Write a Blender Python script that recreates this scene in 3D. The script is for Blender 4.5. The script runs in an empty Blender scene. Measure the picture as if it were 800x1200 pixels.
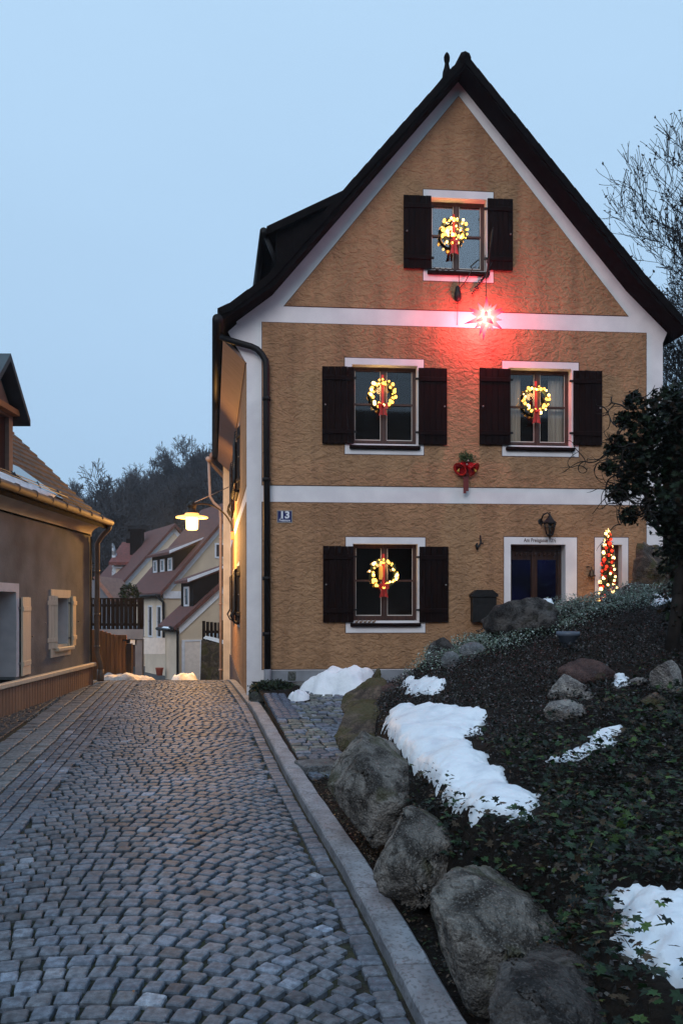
import bpy, bmesh, math, random
import numpy as np
from mathutils import Vector, Matrix, noise
from mathutils.geometry import tessellate_polygon

R = math.radians
scene = bpy.context.scene
col = scene.collection
rng = random.Random(7)
F_PX, CX, HY = 950.0, 400.0, 709.0        # focal length and horizon of the photo (800 px wide)

# ---------------------------------------------------------------- tagging
def tag(o, label=None, cat=None, group=None, kind=None):
    if label: o['label'] = label
    if cat: o['category'] = cat
    if group: o['group'] = group
    if kind: o['kind'] = kind
    return o

def empty(name, loc=(0, 0, 0), rz=0.0):
    o = bpy.data.objects.new(name, None)
    col.objects.link(o)
    o.location = loc
    o.rotation_euler = (0, 0, rz)
    o.empty_display_size = 0.2
    return o

# ---------------------------------------------------------------- mesh collector
class MB:
    def __init__(self):
        self.v = []; self.f = []; self.mi = []; self.smooth = []
    def add(self, verts, faces, mi=0, smooth=False):
        b = len(self.v)
        self.v.extend([tuple(p) for p in verts])
        for f in faces:
            self.f.append(tuple(i + b for i in f)); self.mi.append(mi); self.smooth.append(smooth)
        return self
    def box(self, x0, x1, y0, y1, z0, z1, M=None, mi=0, bev=0.0):
        if bev > 0:
            b = bev
            pts = []
            for (zz, ins) in ((z0, b), (z0 + b, 0), (z1 - b, 0), (z1, b)):
                pts += [(x0 + ins, y0 + ins, zz), (x1 - ins, y0 + ins, zz), (x1 - ins, y1 - ins, zz), (x0 + ins, y1 - ins, zz)]
            fs = [(3, 2, 1, 0), (12, 13, 14, 15)]
            for r in range(3):
                for i in range(4):
                    j = (i + 1) % 4
                    fs.append((r * 4 + i, r * 4 + j, r * 4 + 4 + j, r * 4 + 4 + i))
        else:
            pts = [(x0, y0, z0), (x1, y0, z0), (x1, y1, z0), (x0, y1, z0), (x0, y0, z1), (x1, y0, z1), (x1, y1, z1), (x0, y1, z1)]
            fs = [(3, 2, 1, 0), (4, 5, 6, 7), (0, 1, 5, 4), (1, 2, 6, 5), (2, 3, 7, 6), (3, 0, 4, 7)]
        if M is not None: pts = [M @ Vector(p) for p in pts]
        return self.add(pts, fs, mi)
    def tube(self, pts, rad, n=8, mi=0, cap=True, smooth=True, M=None):
        pts = [Vector(p) for p in pts]
        if M is not None: pts = [M @ p for p in pts]
        if not hasattr(rad, '__len__'): rad = [rad] * len(pts)
        vs = []; fs = []
        up = None
        for i, p in enumerate(pts):
            d = (pts[min(i + 1, len(pts) - 1)] - pts[max(i - 1, 0)])
            if d.length < 1e-9: d = Vector((0, 0, 1))
            d.normalize()
            if up is None:
                a = Vector((0, 0, 1)) if abs(d.z) < .9 else Vector((1, 0, 0))
                up = (a - d * a.dot(d)).normalized()
            else:
                up = (up - d * up.dot(d))
                up = up.normalized() if up.length > 1e-6 else d.orthogonal().normalized()
            s = d.cross(up)
            for k in range(n):
                t = 2 * math.pi * k / n
                vs.append(p + (up * math.cos(t) + s * math.sin(t)) * rad[i])
        for i in range(len(pts) - 1):
            for k in range(n):
                j = (k + 1) % n
                fs.append((i * n + k, i * n + j, i * n + n + j, i * n + n + k))
        if cap:
            fs.append(tuple(range(n - 1, -1, -1))); fs.append(tuple((len(pts) - 1) * n + k for k in range(n)))
        return self.add(vs, fs, mi, smooth)
    def lathe(self, prof, n=16, c=(0, 0, 0), M=None, mi=0, smooth=True):
        vs = []; fs = []
        for (r, z) in prof:
            for k in range(n):
                t = 2 * math.pi * k / n
                vs.append(Vector((c[0] + r * math.cos(t), c[1] + r * math.sin(t), c[2] + z)))
        for i in range(len(prof) - 1):
            for k in range(n):
                j = (k + 1) % n
                fs.append((i * n + k, i * n + j, i * n + n + j, i * n + n + k))
        fs.append(tuple(range(n - 1, -1, -1))); fs.append(tuple((len(prof) - 1) * n + k for k in range(n)))
        if M is not None: vs = [M @ v for v in vs]
        return self.add(vs, fs, mi, smooth)
    def plate(self, outer, holes=(), y0=0.0, y1=0.1, M=None, mi=0):
        """flat shape in the xz plane, y from y0 (outside) to y1"""
        loops = [list(outer)] + [list(h) for h in holes]
        tris = tessellate_polygon([[Vector((p[0], p[1], 0)) for p in l] for l in loops])
        flat = [p for l in loops for p in l]
        n = len(flat)
        vs = [Vector((p[0], y0, p[1])) for p in flat] + [Vector((p[0], y1, p[1])) for p in flat]
        fs = []
        for t in tris:
            a, b, c = [flat[i] for i in t]
            ar = (b[0] - a[0]) * (c[1] - a[1]) - (c[0] - a[0]) * (b[1] - a[1])
            t = tuple(t) if ar > 0 else (t[0], t[2], t[1])   # ccw in xz -> normal -y
            fs.append(t); fs.append(tuple(i + n for i in reversed(t)))
        s = 0
        for li, l in enumerate(loops):
            m = len(l)
            A = sum(l[i][0] * l[(i + 1) % m][1] - l[(i + 1) % m][0] * l[i][1] for i in range(m))
            for i in range(m):
                j = (i + 1) % m
                q = (s + i, s + i + n, s + j + n, s + j)
                if (A > 0) == (li == 0): fs.append(q)
                else: fs.append(tuple(reversed(q)))
            s += m
        if M is not None: vs = [M @ v for v in vs]
        return self.add(vs, fs, mi)
    def build(self, name, mats, parent=None, loc=None):
        me = bpy.data.meshes.new(name)
        me.from_pydata([tuple(v) for v in self.v], [], self.f)
        if not isinstance(mats, (list, tuple)): mats = [mats]
        for m in mats: me.materials.append(m)
        me.polygons.foreach_set('material_index', self.mi)
        me.polygons.foreach_set('use_smooth', self.smooth)
        me.validate(); me.update()
        o = bpy.data.objects.new(name, me)
        col.objects.link(o)
        if parent is not None: o.parent = parent
        if loc is not None: o.location = loc
        return o

def rect(x0, x1, z0, z1): return [(x0, z0), (x1, z0), (x1, z1), (x0, z1)]

def np_mesh(name, V, Fs, mats, parent=None, colors=None, smooth=False, mi=None):
    """V (n,3) array, Fs (m,k) int array of same-size faces"""
    me = bpy.data.meshes.new(name)
    n, m, k = len(V), len(Fs), Fs.shape[1]
    me.vertices.add(n); me.vertices.foreach_set('co', np.asarray(V, dtype=np.float32).ravel())
    me.loops.add(m * k); me.loops.foreach_set('vertex_index', np.asarray(Fs, dtype=np.int32).ravel())
    me.polygons.add(m)
    me.polygons.foreach_set('loop_start', np.arange(0, m * k, k, dtype=np.int32))
    me.polygons.foreach_set('loop_total', np.full(m, k, dtype=np.int32))
    if not isinstance(mats, (list, tuple)): mats = [mats]
    for mm in mats: me.materials.append(mm)
    if mi is not None: me.polygons.foreach_set('material_index', np.asarray(mi, dtype=np.int32))
    me.polygons.foreach_set('use_smooth', [smooth] * m)
    me.update(calc_edges=True)
    if colors is not None:
        at = me.color_attributes.new('Col', 'FLOAT_COLOR', 'POINT')
        c4 = np.ones((n, 4), dtype=np.float32); c4[:, :3] = colors
        at.data.foreach_set('color', c4.ravel())
    o = bpy.data.objects.new(name, me)
    col.objects.link(o)
    if parent is not None: o.parent = parent
    return o

def scatter(T, TF, P, Rm, S):
    """template verts T (k,3), faces TF (f,3|4); positions P (n,3), rotations Rm (n,3,3), scales S (n,)"""
    V = np.einsum('nij,kj->nki', Rm, T) * S[:, None, None] + P[:, None, :]
    n, k = len(P), len(T)
    Fs = TF[None, :, :] + (np.arange(n) * k)[:, None, None]
    return V.reshape(-1, 3), Fs.reshape(-1, TF.shape[1])

def rand_rots(n, tilt, r):
    """random yaw with a limited tilt (radians) from the vertical"""
    yaw = r.uniform(0, 2 * np.pi, n); ti = np.abs(r.normal(0, tilt, n)); az = r.uniform(0, 2 * np.pi, n)
    cy, sy = np.cos(yaw), np.sin(yaw)
    Rz = np.zeros((n, 3, 3)); Rz[:, 0, 0] = cy; Rz[:, 0, 1] = -sy; Rz[:, 1, 0] = sy; Rz[:, 1, 1] = cy; Rz[:, 2, 2] = 1
    ax = np.stack([np.cos(az), np.sin(az), np.zeros(n)], 1)
    K = np.zeros((n, 3, 3)); K[:, 0, 1] = -ax[:, 2]; K[:, 0, 2] = ax[:, 1]; K[:, 1, 0] = ax[:, 2]; K[:, 1, 2] = -ax[:, 0]; K[:, 2, 0] = -ax[:, 1]; K[:, 2, 1] = ax[:, 0]
    I = np.eye(3)[None]
    Rt = I + np.sin(ti)[:, None, None] * K + (1 - np.cos(ti))[:, None, None] * (K @ K)
    return Rt @ Rz

# ---------------------------------------------------------------- materials
def new_mat(name):
    m = bpy.data.materials.new(name); m.use_nodes = True
    nt = m.node_tree; nt.nodes.clear()
    out = nt.nodes.new('ShaderNodeOutputMaterial')
    return m, nt, out

def mat(name, c, rough=.7, c2=None, scale=6.0, stretch=(1, 1, 1), detail=5, bump=0.0, bscale=None, bdist=.01, metal=0.0,
        spec=.5, attr=False, distort=0.0, pos=(.35, .65), speckle=None, coat=0.0, translucent=0.0, wave=None):
    m, nt, out = new_mat(name)
    N = nt.nodes.new; L = nt.links.new
    bs = N('ShaderNodeBsdfPrincipled'); L(bs.outputs[0], out.inputs[0])
    bs.inputs['Roughness'].default_value = rough; bs.inputs['Metallic'].default_value = metal
    bs.inputs['Specular IOR Level'].default_value = spec; bs.inputs['Coat Weight'].default_value = coat
    tc = N('ShaderNodeTexCoord'); mp = N('ShaderNodeMapping'); L(tc.outputs['Object'], mp.inputs[0])
    mp.inputs['Scale'].default_value = stretch
    no = N('ShaderNodeTexNoise'); L(mp.outputs[0], no.inputs['Vector'])
    no.inputs['Scale'].default_value = scale; no.inputs['Detail'].default_value = detail; no.inputs['Distortion'].default_value = distort
    ra = N('ShaderNodeValToRGB'); L(no.outputs['Fac'], ra.inputs[0])
    ra.color_ramp.elements[0].position = pos[0]; ra.color_ramp.elements[1].position = pos[1]
    c2 = c2 or tuple(x * .86 for x in c)
    ra.color_ramp.elements[0].color = (*c2, 1); ra.color_ramp.elements[1].color = (*c, 1)
    cur = ra.outputs[0]
    if speckle:
        sc, amt, cc = speckle
        n2 = N('ShaderNodeTexNoise'); L(tc.outputs['Object'], n2.inputs['Vector']); n2.inputs['Scale'].default_value = sc; n2.inputs['Detail'].default_value = 2
        r2 = N('ShaderNodeValToRGB'); L(n2.outputs['Fac'], r2.inputs[0]); r2.color_ramp.elements[0].position = .52; r2.color_ramp.elements[1].position = .62
        mx = N('ShaderNodeMix'); mx.data_type = 'RGBA'
        ml = N('ShaderNodeMath'); ml.operation = 'MULTIPLY'; ml.inputs[1].default_value = amt; L(r2.outputs[0], ml.inputs[0])
        L(ml.outputs[0], mx.inputs[0]); L(cur, mx.inputs[6]); mx.inputs[7].default_value = (*cc, 1); cur = mx.outputs[2]
    if attr:
        at = N('ShaderNodeAttribute'); at.attribute_name = 'Col'
        mx = N('ShaderNodeMix'); mx.data_type = 'RGBA'; mx.blend_type = 'MULTIPLY'; mx.inputs[0].default_value = 1
        L(cur, mx.inputs[6]); L(at.outputs['Color'], mx.inputs[7]); cur = mx.outputs[2]
    L(cur, bs.inputs['Base Color'])
    h = None
    if bump:
        nb = N('ShaderNodeTexNoise'); L(mp.outputs[0], nb.inputs['Vector'])
        nb.inputs['Scale'].default_value = bscale or scale; nb.inputs['Detail'].default_value = 6; nb.inputs['Distortion'].default_value = distort
        h = nb.outputs['Fac']
    if wave:      # (axis, scale, strength) grooves between boards / tile courses
        wv = N('ShaderNodeTexWave'); wv.bands_direction = wave[0]; wv.wave_profile = 'SAW'; wv.inputs['Scale'].default_value = wave[1]
        wv.inputs['Distortion'].default_value = .3; wv.inputs['Detail'].default_value = 1
        L(tc.outputs['Object'], wv.inputs['Vector'])
        if h is None: h = wv.outputs['Fac']; bump = wave[2]
        else:
            ad = N('ShaderNodeMath'); ad.operation = 'MULTIPLY_ADD'; L(wv.outputs['Fac'], ad.inputs[0]); ad.inputs[1].default_value = wave[2]; L(h, ad.inputs[2]); h = ad.outputs[0]
    if h is not None:
        bp = N('ShaderNodeBump'); bp.inputs['Strength'].default_value = bump; bp.inputs['Distance'].default_value = bdist
        L(h, bp.inputs['Height']); L(bp.outputs[0], bs.inputs['Normal'])
    return m

def emit(name, c, s):
    m, nt, out = new_mat(name)
    e = nt.nodes.new('ShaderNodeEmission'); e.inputs[0].default_value = (*c, 1); e.inputs[1].default_value = s
    nt.links.new(e.outputs[0], out.inputs[0]); return m

def glass(name, tint=(1, 1, 1), refl=.10):
    m, nt, out = new_mat(name)
    N = nt.nodes.new; L = nt.links.new
    t = N('ShaderNodeBsdfTransparent'); t.inputs[0].default_value = (*tint, 1)
    g = N('ShaderNodeBsdfGlossy'); g.inputs['Roughness'].default_value = .03
    lw = N('ShaderNodeFresnel'); lw.inputs[0].default_value = 1.5
    a = N('ShaderNodeMath'); a.operation = 'ADD'; a.inputs[1].default_value = refl; L(lw.outputs[0], a.inputs[0])
    no = N('ShaderNodeTexNoise'); no.inputs['Scale'].default_value = 3
    bp = N('ShaderNodeBump'); bp.inputs['Strength'].default_value = .015; L(no.outputs[0], bp.inputs['Height']); L(bp.outputs[0], g.inputs['Normal'])
    mx = N('ShaderNodeMixShader'); L(a.outputs[0], mx.inputs[0]); L(t.outputs[0], mx.inputs[1]); L(g.outputs[0], mx.inputs[2])
    L(mx.outputs[0], out.inputs[0]); return m

M = {}
def stucco(name, c, c2, line_h):
    """rough trowelled render with raised horizontal ridges"""
    m, nt, out = new_mat(name)
    N = nt.nodes.new; L = nt.links.new
    bs = N('ShaderNodeBsdfPrincipled'); L(bs.outputs[0], out.inputs[0]); bs.inputs['Roughness'].default_value = .85
    bs.inputs['Specular IOR Level'].default_value = .2
    tc = N('ShaderNodeTexCoord'); mp = N('ShaderNodeMapping'); L(tc.outputs['Object'], mp.inputs[0]); mp.inputs['Scale'].default_value = (1, 1, 1.55)
    mp.inputs['Rotation'].default_value = (0, R(-8), 0)
    n1 = N('ShaderNodeTexNoise'); L(mp.outputs[0], n1.inputs['Vector']); n1.inputs['Scale'].default_value = 5.2; n1.inputs['Detail'].default_value = 3; n1.inputs['Distortion'].default_value = .8; n1.inputs['Roughness'].default_value = .45
    # ridge = 1-|2n-1|
    a = N('ShaderNodeMath'); a.operation = 'MULTIPLY_ADD'; a.inputs[1].default_value = 2; a.inputs[2].default_value = -1; L(n1.outputs[0], a.inputs[0])
    b = N('ShaderNodeMath'); b.operation = 'ABSOLUTE'; L(a.outputs[0], b.inputs[0])
    rr = N('ShaderNodeValToRGB'); L(b.outputs[0], rr.inputs[0]); rr.color_ramp.elements[0].position = 0; rr.color_ramp.elements[1].position = .22
    rr.color_ramp.elements[0].color = (0, 0, 0, 1); rr.color_ramp.elements[1].color = (1, 1, 1, 1); rr.color_ramp.interpolation = 'EASE'
    n2 = N('ShaderNodeTexNoise'); L(mp.outputs[0], n2.inputs['Vector']); n2.inputs['Scale'].default_value = 10; n2.inputs['Detail'].default_value = 7; n2.inputs['Distortion'].default_value = .8
    s = N('ShaderNodeMath'); s.operation = 'MULTIPLY_ADD'; L(rr.outputs[0], s.inputs[0]); s.inputs[1].default_value = .19; L(n2.outputs[0], s.inputs[2])
    bp = N('ShaderNodeBump'); bp.inputs['Strength'].default_value = 1.0; bp.inputs['Distance'].default_value = line_h; L(s.outputs[0], bp.inputs['Height']); L(bp.outputs[0], bs.inputs['Normal'])
    n3 = N('ShaderNodeTexNoise'); L(tc.outputs['Object'], n3.inputs['Vector']); n3.inputs['Scale'].default_value = 1.1; n3.inputs['Detail'].default_value = 8
    mps = N('ShaderNodeMapping'); L(tc.outputs['Object'], mps.inputs[0]); mps.inputs['Scale'].default_value = (3.5, 3.5, .25)
    n5 = N('ShaderNodeTexNoise'); L(mps.outputs[0], n5.inputs['Vector']); n5.inputs['Scale'].default_value = 1.0; n5.inputs['Detail'].default_value = 8
    r5 = N('ShaderNodeValToRGB'); L(n5.outputs[0], r5.inputs[0]); r5.color_ramp.elements[0].position = .36; r5.color_ramp.elements[1].position = .56; r5.color_ramp.elements[0].color = (.72, .72, .74, 1)
    m5 = N('ShaderNodeMix'); m5.data_type = 'RGBA'; m5.blend_type = 'MULTIPLY'; m5.inputs[0].default_value = .7
    ra = N('ShaderNodeValToRGB'); L(n3.outputs[0], ra.inputs[0]); ra.color_ramp.elements[0].position = .3; ra.color_ramp.elements[1].position = .7
    ra.color_ramp.elements[0].color = (*c2, 1); ra.color_ramp.elements[1].color = (*c, 1)
    mx = N('ShaderNodeMix'); mx.data_type = 'RGBA'; mx.blend_type = 'MULTIPLY'; mx.inputs[0].default_value = .22
    r4 = N('ShaderNodeValToRGB'); L(n2.outputs[0], r4.inputs[0]); r4.color_ramp.elements[0].position = .3; r4.color_ramp.elements[1].position = .55
    L(ra.outputs[0], mx.inputs[6]); L(r4.outputs[0], mx.inputs[7]); L(mx.outputs[2], m5.inputs[6]); L(r5.outputs[0], m5.inputs[7]); L(m5.outputs[2], bs.inputs['Base Color'])
    return m

M['orange'] = stucco('ochre_render', (.430, .245, .132), (.325, .182, .098), .034)
M['white'] = mat('white_render', (.80, .78, .79), .8, (.68, .66, .68), 2.5, detail=8, bump=.25, bscale=60, bdist=.004)
M['line'] = mat('painted_line', (.09, .04, .035), .8)
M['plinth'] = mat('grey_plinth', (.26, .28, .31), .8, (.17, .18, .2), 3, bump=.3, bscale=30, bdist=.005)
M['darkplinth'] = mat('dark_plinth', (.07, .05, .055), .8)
M['shutter'] = mat('dark_shutter_wood', (.012, .0045, .0035), .7, (.005, .0025, .0025), 5, spec=.06, stretch=(6, 1, .6), bump=.35, bscale=9, bdist=.004)
M['frame'] = mat('window_wood', (.060, .020, .011), .45, (.03, .010, .006), 6, stretch=(4, 1, 1), bump=.1)
M['doorwood'] = mat('door_wood', (.05, .02, .012), .35, (.02, .009, .007), 5, stretch=(5, 1, .6))
M['iron'] = mat('black_iron', (.008, .008, .009), .5, (.014, .013, .013), 20, spec=.25)
M['blackmetal'] = mat('black_gutter_metal', (.008, .007, .008), .55, spec=.25)
M['roofdark'] = mat('dark_roof', (.008, .0055, .0055), .85, (.004, .003, .003), 8, spec=.05, bump=.5, bscale=14, bdist=.02)
M['roofwood'] = mat('roof_soffit_wood', (.30, .20, .17), .7, (.22, .14, .12), 4, stretch=(1, 5, 1), bump=.2)
M['glass'] = glass('window_glass', refl=.0)
M['glasssky'] = glass('gable_window_glass', refl=.16)
M['glassdark'] = glass('old_glass', (.5, .5, .5), .02)
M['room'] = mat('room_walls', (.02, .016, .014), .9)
M['curtain'] = mat('curtain', (.62, .55, .45), .9, (.4, .35, .3), 14, stretch=(1, 1, .05), bump=.5, bscale=14)
M['sett'] = mat('granite_sett', (.152, .184, .228), .60, (.064, .080, .104), 30, spec=.3, bump=.6, bscale=60, bdist=.005, attr=True, speckle=(190, .55, (.07, .07, .08)))
M['joint'] = mat('joint_dirt', (.010, .009, .007), .95, (.03, .035, .015), 14, bump=1, bscale=50, bdist=.01)
M['kerb'] = mat('kerb_granite', (.27, .29, .325), .7, (.15, .165, .19), 7, bump=.7, bscale=45, bdist=.008, speckle=(48, .65, (.10, .10, .11)), detail=8)
M['asphalt'] = mat('asphalt', (.075, .075, .08), .8, (.045, .045, .05), 2, bump=.4, bscale=90, bdist=.004)
M['earth'] = mat('ground_earth', (.05, .045, .035), .95, (.025, .024, .018), 1.2, bump=.5, bscale=8, bdist=.05)
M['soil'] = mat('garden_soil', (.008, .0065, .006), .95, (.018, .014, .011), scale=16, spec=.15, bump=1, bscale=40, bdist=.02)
M['leaf'] = mat('leaf', (1, 1, 1), .5, (.75, .75, .75), 30, attr=True, spec=.22)
M['snow'] = mat('snow', (.80, .86, .92), .55, (.62, .68, .76), 5, detail=9, pos=(.30, .52), bump=.55, bscale=16, bdist=.025, spec=.3)
M['dirtysnow'] = mat('dirty_snow', (.80, .80, .80), .6, (.5, .48, .46), 9, bump=.7, bscale=25, bdist=.03)
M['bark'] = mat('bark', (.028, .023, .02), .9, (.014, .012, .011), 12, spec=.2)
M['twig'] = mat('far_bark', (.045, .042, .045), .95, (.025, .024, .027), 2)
def rock_mat(name, base, dark, moss, moss_amt, light=None):
    m, nt, out = new_mat(name)
    N = nt.nodes.new; L = nt.links.new
    bs = N('ShaderNodeBsdfPrincipled'); L(bs.outputs[0], out.inputs[0]); bs.inputs['Roughness'].default_value = .85; bs.inputs['Specular IOR Level'].default_value = .3
    tc = N('ShaderNodeTexCoord')
    def noi(sc, de, di=0):
        n = N('ShaderNodeTexNoise'); L(tc.outputs['Object'], n.inputs['Vector']); n.inputs['Scale'].default_value = sc; n.inputs['Detail'].default_value = de; n.inputs['Distortion'].default_value = di; return n.outputs[0]
    def ramp(s, p0, p1, c0, c1):
        r = N('ShaderNodeValToRGB'); L(s, r.inputs[0]); r.color_ramp.elements[0].position = p0; r.color_ramp.elements[1].position = p1
        r.color_ramp.elements[0].color = (*c0, 1); r.color_ramp.elements[1].color = (*c1, 1); return r.outputs[0]
    def mix(f, a, b):
        x = N('ShaderNodeMix'); x.data_type = 'RGBA'; L(f, x.inputs[0]); L(a, x.inputs[6])
        if isinstance(b, tuple): x.inputs[7].default_value = (*b, 1)
        else: L(b, x.inputs[7])
        return x.outputs[2]
    c = ramp(noi(3.2, 11, 1.3), .42, .58, dark, base)
    K0, K1 = (0, 0, 0), (1, 1, 1)
    c = mix(ramp(noi(17, 9, 1.2), .5, .64, K0, (.8, .8, .8)), c, dark)
    c = mix(ramp(noi(110, 5), .53, .66, K0, (.32, .32, .32)), c, light or tuple(min(1, x * 2.0) for x in base))
    c = mix(ramp(noi(3.1, 7, .5), .62 - moss_amt, .70 - moss_amt, K0, (.75, .75, .75)), c, moss)
    L(c, bs.inputs['Base Color'])
    ad = N('ShaderNodeMath'); ad.operation = 'MULTIPLY_ADD'; L(noi(12, 9, .3), ad.inputs[0]); ad.inputs[1].default_value = 2.0; L(noi(70, 5), ad.inputs[2])
    bp = N('ShaderNodeBump'); bp.inputs['Strength'].default_value = .9; bp.inputs['Distance'].default_value = .045; L(ad.outputs[0], bp.inputs['Height']); L(bp.outputs[0], bs.inputs['Normal'])
    return m
M['rock'] = rock_mat('boulder_stone', (.24, .225, .205), (.035, .031, .028), (.06, .06, .028), .05)
M['rockbrown'] = rock_mat('brown_stone', (.20, .15, .11), (.045, .035, .03), (.07, .065, .02), .14)
M['rockdark'] = rock_mat('dark_stone', (.11, .10, .095), (.016, .014, .014), (.02, .025, .012), .04)
M['rockred'] = rock_mat('red_stone', (.12, .07, .06), (.05, .03, .03), (.05, .05, .02), .02)
M['rocklight'] = rock_mat('limestone', (.42, .40, .37), (.16, .15, .15), (.12, .12, .07), -.02)
M['rockgrey'] = rock_mat('round_grey_stone', (.22, .23, .24), (.11, .12, .13), (.07, .09, .05), -.04)
M['wallstone'] = rock_mat('field_stone', (.13, .12, .10), (.04, .04, .035), (.06, .07, .03), .10)
M['planterstone'] = rock_mat('planter_granite', (.18, .19, .18), (.06, .065, .06), (.03, .05, .02), .05)

# ---------------------------------------------------------------- profiles of the place
def lerp_tab(tab, x):
    if x <= tab[0][0]:
        (a, b), (c, d) = tab[0], tab[1]
    elif x >= tab[-1][0]:
        (a, b), (c, d) = tab[-2], tab[-1]
    else:
        for i in range(len(tab) - 1):
            if tab[i][0] <= x <= tab[i + 1][0]:
                (a, b), (c, d) = tab[i], tab[i + 1]; break
    return b + (d - b) * (x - a) / (c - a)
ZR = [(-30, -1.6), (3, -1.6), (9, -1.54), (13, -1.475), (15.2, -1.445), (15.8, -1.46), (16.6, -1.54), (18.5, -1.82), (22, -2.35), (26, -2.85), (34, -3.4), (45, -3.85), (60, -4.1), (400, -4.2)]
def zroad(y):
    if y > 400: return -4.2
    return sum(lerp_tab(ZR, y + d) for d in (-.5, -.25, 0, .25, .5)) / 5 if y > 14 else lerp_tab(ZR, y)
KERB = [(-3, 1.35), (3.2, .27), (4.63, .05), (6.56, -.36), (11.7, -1.30), (15.6, -2.16), (24, -3.9)]
KERB[0] = (-3, .27 + 6.2 * .17)
def xk(y):     # road edge of the kerb, smoothed
    return sum(lerp_tab(KERB, y + d) for d in (-1, -.5, 0, .5, 1)) / 5
def xl(y):     # left edge of the sett field
    return -2.83 - .165 * (y - 6.72)

def ray(px, py, y):
    return Vector(((px - CX) / F_PX * y, y, (HY - py) / F_PX * y))

# garden height field from control points, linear RBF
GC = [
 (.85, 1.5, -1.08), (1.6, 1.2, -.95), (3, 1, -.7), (1.0, -1, -1.1), (3, -1, -.7),
 (.95, 2.6, -1.05), (1.7, 2.4, -.93), (3, 2.4, -.75), (5, 2, -.4),
 (.80, 3.6, -1.08), (1.3, 3.7, -1.02), (2.2, 3.6, -.88), (3.4, 3.6, -.62), (6, 4, -.2),
 (.62, 4.8, -1.0), (1.3, 5.0, -.93), (2.0, 5, -.84), (2.8, 5, -.70), (5, 5, -.2),
 (.50, 6.3, -.96), (1.1, 6.5, -.83), (1.9, 6.5, -.72), (3, 6.5, -.52), (6, 7, .2),
 (.35, 8, -1.1), (.8, 8, -.80), (1.5, 8, -.64), (2.5, 8, -.45), (3.6, 8, -.22), (6, 9, .5),
 (.45, 9.5, -1.15), (1.0, 9.5, -.66), (1.75, 9.6, -.47), (2.6, 9.7, -.25), (3.7, 9.8, .02), (5, 10, .4), (8, 10, .9),
 (.7, 10.8, -1.12), (1.3, 10.8, -.75), (2.0, 10.8, -.30), (3, 10.8, -.02), (4, 10.8, .12), (5.2, 11, .45), (8, 12, 1.0),
 (.9, 11.8, -1.22), (1.6, 11.9, -1.2), (2.6, 12.0, -1.15), (3.8, 12.0, -.95), (5.0, 12.2, -.3), (6.5, 12.5, .5),
 (.9, 13, -1.22), (3, 13, -1.22), (4.8, 13.2, -1.1), (6.2, 13.5, -.1), (7.5, 14, .6), (8, 16, .8),
]
_P = np.array([c[:2] for c in GC]); _Z = np.array([c[2] for c in GC])
_D = np.linalg.norm(_P[:, None] - _P[None], axis=2)
_zm = _Z.mean(); _W = np.linalg.solve(_D + np.eye(len(_P)) * -.02, _Z - _zm)
def zg_arr(X, Y):
    d = np.sqrt((np.asarray(X)[..., None] - _P[:, 0]) ** 2 + (np.asarray(Y)[..., None] - _P[:, 1]) ** 2 + 1e-4)
    return d @ _W + _zm
def zg(x, y):
    return float(zg_arr(np.array([x]), np.array([y]))[0])
def edge_boulder(y):   # x where the garden earth begins behind the boulders
    return lerp_tab([(-3, 1.7), (1.5, .56), (2.4, .62), (2.8, .66), (3.1, .76), (3.6, .64), (4.2, .52), (5.2, .37), (6, .27), (8, .18), (10.5, .42), (13, .75)], y)
def hit_garden(px, py):
    lo, hi = 1.2, 16.0
    prev = 1.2
    y = 1.2
    while y < 16:
        p = ray(px, py, y)
        if p.z < zg(p.x, p.y): break
        prev = y; y += .1
    lo, hi = prev, y
    for _ in range(14):
        m = (lo + hi) / 2; p = ray(px, py, m)
        if p.z < zg(p.x, p.y): hi = m
        else: lo = m
    p = ray(px, py, (lo + hi) / 2)
    return p

# ---------------------------------------------------------------- ground sheet, road bed, far road
def grid_mesh(name, xs, ys, fz, m, kind='structure', smooth=True, keep=None):
    X, Y = np.meshgrid(xs, ys)
    Z = fz(X, Y)
    V = np.stack([X, Y, Z], -1).reshape(-1, 3)
    nx, ny = len(xs), len(ys)
    i = np.arange(nx - 1)[None, :] + (np.arange(ny - 1) * nx)[:, None]
    Fq = np.stack([i, i + 1, i + nx + 1, i + nx], -1).reshape(-1, 4)
    if keep is not None:
        cx = V[Fq].mean(1); Fq = Fq[keep(cx[:, 0], cx[:, 1])]
        used = np.unique(Fq); mp = np.full(len(V), -1); mp[used] = np.arange(len(used)); V = V[used]; Fq = mp[Fq]
    o = np_mesh(name, V, Fq, m, smooth=smooth)
    if kind: o['kind'] = kind
    return o

zr_v = np.vectorize(zroad); xk_v = np.vectorize(xk); eb_v = np.vectorize(edge_boulder)
def hillh(X, Y):
    h = np.interp(X, [-200, -60, -32, -16, 0, 40, 120, 300], [4, 6, 9, 16.5, 21, 28, 34, 36])
    t = np.clip((Y - 62 - np.clip(-(X + 16) * .2, 0, 20)) / 55, 0, 1.6); t = np.where(t < 1, t * t * (3 - 2 * t), 1 + (t - 1) * .1)
    hb = np.clip((-Y - 18) / 22, 0, 1); hb = hb * hb * (3 - 2 * hb) * 18  # unseen hill behind the camera, added to darken the window reflections
    return h * t + hb
def zground(X, Y):
    base = zr_v(Y) - .045
    right = np.clip((X - 7.5) / 6, 0, 1) * np.clip((Y + 6) / 5, 0, 1) * 2.4 * np.clip((40 - Y) / 20, 0, 1)
    return base + right + hillh(X, Y) + np.where(X > 1, -.06, 0)
xs = np.unique(np.concatenate([np.linspace(-600, -60, 19), np.linspace(-60, -10, 26), np.linspace(-10, 12, 45), np.linspace(12, 60, 20), np.linspace(60, 600, 16)]))
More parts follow.
